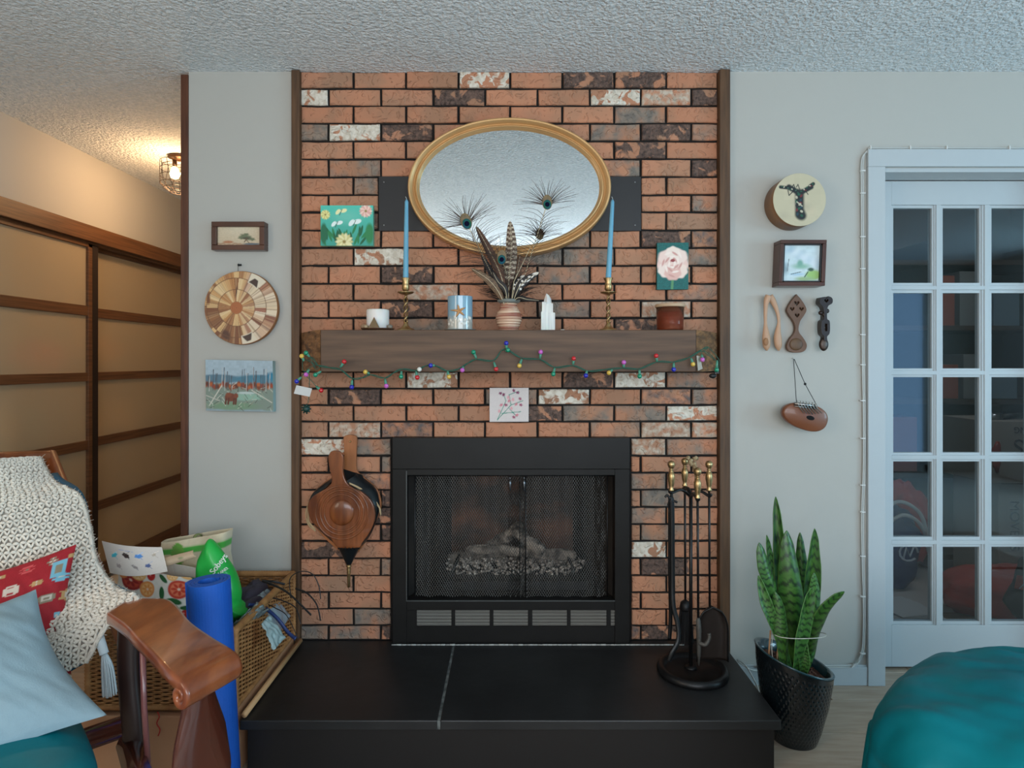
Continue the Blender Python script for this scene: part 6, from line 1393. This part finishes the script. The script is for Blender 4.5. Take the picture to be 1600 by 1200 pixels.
def post_(a, b, r): fb.tube([Vector(a), Vector(b)], r, 10)
post_((-1.03, 1.68, 0), (-1.06, 1.71, .45), .022); post_((-1.06, 1.71, .45), (-1.475, 1.965, .965), .020); post_((-1.62, 1.25, 0), (-1.64, 1.30, .45), .022); post_((-1.64, 1.30, .45), (-1.80, 1.62, .99), .020)
post_((-1.465, 1.955, .955), (-1.83, 1.62, .99), .022); fb.build('back_frame', cherry, ch)
sf = MB(); R0_ = Rc
for a, b in (((-.93, 1.50, .33), (-.72, 1.24, .33)), ((-.72, 1.24, .33), (-1.12, .86, .33)), ((-.97, 1.58, .33), (-1.5, 1.1, .33)), ((-1.12, .86, .33), (-1.5, 1.1, .33))): sf.tube([Vector(a), Vector(b)], .028, 8)
sf.tube([Vector((-1.10, .86, .36)), Vector((-1.10, .86, 0))], .026, 10); sf.build('seat_frame', maho, ch)
# ---- crocheted throw, individual stitches over a draped sheet
rws = [((-150, 722, 1.56), (62, 716, 1.875)), ((-150, 770, 1.53), (84, 752, 1.85)), ((-150, 810, 1.51), (122, 775, 1.82)), ((-150, 860, 1.50), (139, 822, 1.78)), ((-150, 930, 1.48), (150, 876, 1.73)), ((-150, 1000, 1.45), (180, 920, 1.67)), ((-150, 1070, 1.43), (216, 936, 1.60)), ((-150, 1120, 1.42), (168, 975, 1.555)), ((-150, 1160, 1.4), (135, 1035, 1.52))]
Lr = smoothpath([W(*a) for a, b in rws], 6); Rr = smoothpath([W(*b) for a, b in rws], 6)
th0 = thing('crochet_throw', 'chunky cream crocheted throw draped over the armchair back', 'throw blanket', W(60, 960, 1.55))
def thr(u, v):
    s = v*(len(Lr)-1); i = min(int(s), len(Lr)-2); f = s-i; a = Lr[i].lerp(Lr[i+1], f); b = Rr[i].lerp(Rr[i+1], f)
    p = a.lerp(b, u); p.y += -.03*math.sin(PI*u)*(1-.4*v)+.012*noise.noise(Vector((u*4, v*5, 0)))-.0; return p
yarn = M('cream_yarn', (232, 222, 206), .95, col2=(214, 204, 190), ns=7, sheen=.3, bump=.8, bs=240, bdist=.003)
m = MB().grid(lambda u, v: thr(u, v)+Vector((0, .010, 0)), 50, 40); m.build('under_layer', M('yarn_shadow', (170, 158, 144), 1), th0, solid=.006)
def bc_(u, v): return thr(u*.90, .10+.90*v)+Vector((-.012, .088, -.02))
MB().grid(bc_, 30, 30).build('back_cushion', M('teal_blue_cloth', (6, 84, 112), .7), ch, solid=.055)
m = MB(); nr, nc = 38, 26
for r_ in range(nr):
    for c_ in range(nc):
        u = (c_+.5+(.5 if r_ % 2 else 0))/(nc+.5); v = (r_+.5)/nr
        p = thr(u, v); eu = thr(min(1, u+.01), v)-thr(u-.01, v); ev = thr(u, min(1, v+.01))-thr(u, v-.01)
        cw = eu.length/.02/nc if u < .99 else .012; ch_ = ev.length/.02/nr; du = eu.normalized(); dv = ev.normalized(); nn = du.cross(dv).normalized()
        if nn.y > 0: nn = -nn
        dv = nn.cross(du); R_ = Matrix((du, nn, dv)).transposed(); jj = Vector((rs.randn(), rs.randn(), rs.randn()))*.0008
        for sg in (-1, 1):
            m.ell(p+du*sg*cw*.24+nn*.003+jj, (cw*.20, .0075, ch_*.52), 7, 5, R_ @ Matrix.Rotation(sg*.5, 3, 'Y'))
        m.ell(p+dv*ch_*.42+nn*.006+jj, (cw*.50, .0055, ch_*.20), 7, 5, R_)
m.build('stitches', yarn, th0, kind='stuff')
m = MB()
for k in range(260):
    v = rs.rand(); p = thr(1, v); m.tube([p, p+Vector((.006+rs.rand()*.008, rs.randn()*.004, rs.randn()*.006+.003))], .0005, 3, caps=False)
P = [thr(1, k/60)+Vector((0, -.003, 0)) for k in range(61)]; m.tube(P, [.006+.001*math.sin(k*2) for k in range(61)], 7)
P = [thr(k/60, 0) for k in range(61)]; m.tube(P, [.007+.001*math.sin(k*2) for k in range(61)], 7)
m.build('edge_yarn', yarn, th0, kind='stuff')
m = MB(); tb = W(160, 985, 1.58)
m.tube(smoothpath([W(152, 985, 1.56), W(158, 1005, 1.55), W(163, 1022, 1.545)], 5), .011, 8)
for k in range(26):
    a = k*2.4; r = .010*math.sqrt(k/26); o = Vector((r*math.cos(a), r*math.sin(a), 0)); m.tube(smoothpath([W(163, 1022, 1.545)+o*.5, W(168, 1045, 1.54)+o*1.3, W(172, 1086, 1.53)+o*1.6], 3), .0022, 4)
m.build('tassel', M('tassel_white', (190, 200, 204), .9), th0)
# ---- cushions
def pillow(name, label, TR, BR, TL, thick, art, base, mat, seed, nu=120):
    TR, BR, TL = Vector(TR), Vector(BR), Vector(TL); BL = BR+TL-TR
    t = thing(name, label, 'cushion', (BR+BL)/2); nn = (TR-TL).cross(BL-TL).normalized()
    if nn.y > 0: nn = -nn
    for s, nm in ((1, 'cover_front'), (-1, 'cover_back')):
        def f(u, v):
            e = 1-.10*(math.sin(PI*u)*0+ (1-abs(2*u-1)**2)*.0)
            bu = (16*u*(1-u)*v*(1-v))**.55; uu = u+(.5-u)*.13*(math.sin(PI*v)); vv = v+(.5-v)*.13*math.sin(PI*u)
            p = BL.lerp(BR, uu).lerp(TL.lerp(TR, uu), vv)
            w_ = .006*noise.noise(Vector((u*6+seed, v*6, seed)))+.004*noise.noise(Vector((u*16+v*9, v*5, seed)))
            return p+nn*s*(thick/2*bu+w_*min(1, 8*bu**2))
        painted(nm, f, nu if s > 0 else 30, nu if s > 0 else 30, art, 1, base, mat, t)
    return t
def a_red(A):
    c_ = .011; X_ = np.floor(A.x/c_); Y_ = np.floor(A.y/c_); A.speck(.04, 3, 90)
    def px_motif(cx, cy, w_, h_, cols, seed):
        r = np.random.RandomState(seed); dx = np.abs(X_-int(cx/c_)); dy = np.abs(Y_-int(cy/c_)); st_ = np.array([r.randint(0, 3) for _ in range(40)])
        d = np.floor(dx*1.0)+np.floor(dy*h_/w_)+st_[np.clip(dy.astype(int), 0, 39)]
        A.put(((d < w_) & (dy < h_)).astype(float), cols[0]); A.put(((d < w_*.55) & (dy < h_*.6)).astype(float), cols[1]); A.put(((dx < w_*.25) & (dy < h_*.3)).astype(float), cols[2])
    wht, tan, pnk, blu_, gry = (206, 190, 174), (186, 146, 96), (206, 84, 84), (120, 176, 192), (140, 126, 104)
    k = 0
    for i in range(8):
        for j in range(8):
            cx, cy = .04+.13*i+(.06 if j % 2 else 0), .05+.125*j; cs_ = [(tan, wht, tan), (pnk, (184, 40, 50), gry), (blu_, blu_, wht), (gry, wht, gry), (wht, (160, 30, 38), wht), (tan, tan, wht)][(i*2+j*3) % 6]
            px_motif(cx, cy, 3+(k*7) % 4, 2+(k*5) % 3, cs_, k); k += 1
    for cx, cy in ((.93, .86), (.80, .52), (.86, .3)): A.put(((np.abs(A.x-cx) < .04) & (np.abs(A.y-cy) < .055)).astype(float), blu_); A.put(((np.abs(A.x-cx) < .02) & (np.abs(A.y-cy) < .03)).astype(float), gry)
pillow('patterned_cushion', 'dark red cushion with stepped woven motifs, behind the pale blue one', (-1.175, 1.665, .765), (-1.045, 1.49, .43), (-1.49, 1.40, .728), .11, a_red, (158, 26, 36), M('red_weave', (255, 255, 255), .8, attr=True, bump=.3, bs=400, coat=.1), 3, 150)
pillow('blue_cushion', 'plain pale blue-grey cushion at the front of the armchair', (-1.150, 1.49, .708), (-.853, 1.30, .512), (-1.446, 1.226, .65), .13, lambda A: A.speck(.015, 2, 60), (132, 156, 166), M('pale_blue_linen', (255, 255, 255), .85, attr=True, bump=.3, bs=300), 7, 80)

# ------------------------------------------------ teal pouf lower right
t = thing('teal_pouf', 'rumpled teal velvet pouf in the lower right foreground', 'pouf', (1.31, 1.25, 0))
def pouf(u, v):
    a = 2*PI*u; th = PI/2*(1-v) if v > .45 else PI/2
    c_ = Vector((1.31, 1.25, 0)); rx, ry = .55, .32
    if v <= .45:
        z = .43*v/.45; r = 1+.03*math.sin(v*7)
        fold = .03*noise.noise(Vector((math.cos(a)*4, math.sin(a)*4, z*1.6)))+.016*math.sin(a*17+3*z)
        return c_+Vector(((rx+fold)*math.cos(a)*r, (ry+fold)*math.sin(a)*r, z))
    q = (v-.45)/.55; r = math.cos(q*PI/2)**.62; z = .43+.175*math.sin(q*PI/2)**.85
    ra = .025*noise.noise(Vector((math.cos(a)*r*5, math.sin(a)*r*5, 3)))+.010*math.sin(a*17+1)*(1-q)
    z += .022*noise.noise(Vector((math.cos(a)*r*5+2, math.sin(a)*r*2.2, 5)))+.008*noise.noise(Vector((math.cos(a)*r*14+2+math.sin(a)*6*r, math.sin(a)*r*5, 5)))
    return c_+Vector((rx*r*math.cos(a)*(1+ra), ry*r*math.sin(a)*(1+ra), z))
m = MB().grid(pouf, 140, 80, wrap=True); m.build('velvet_cover', teal_cloth, t)
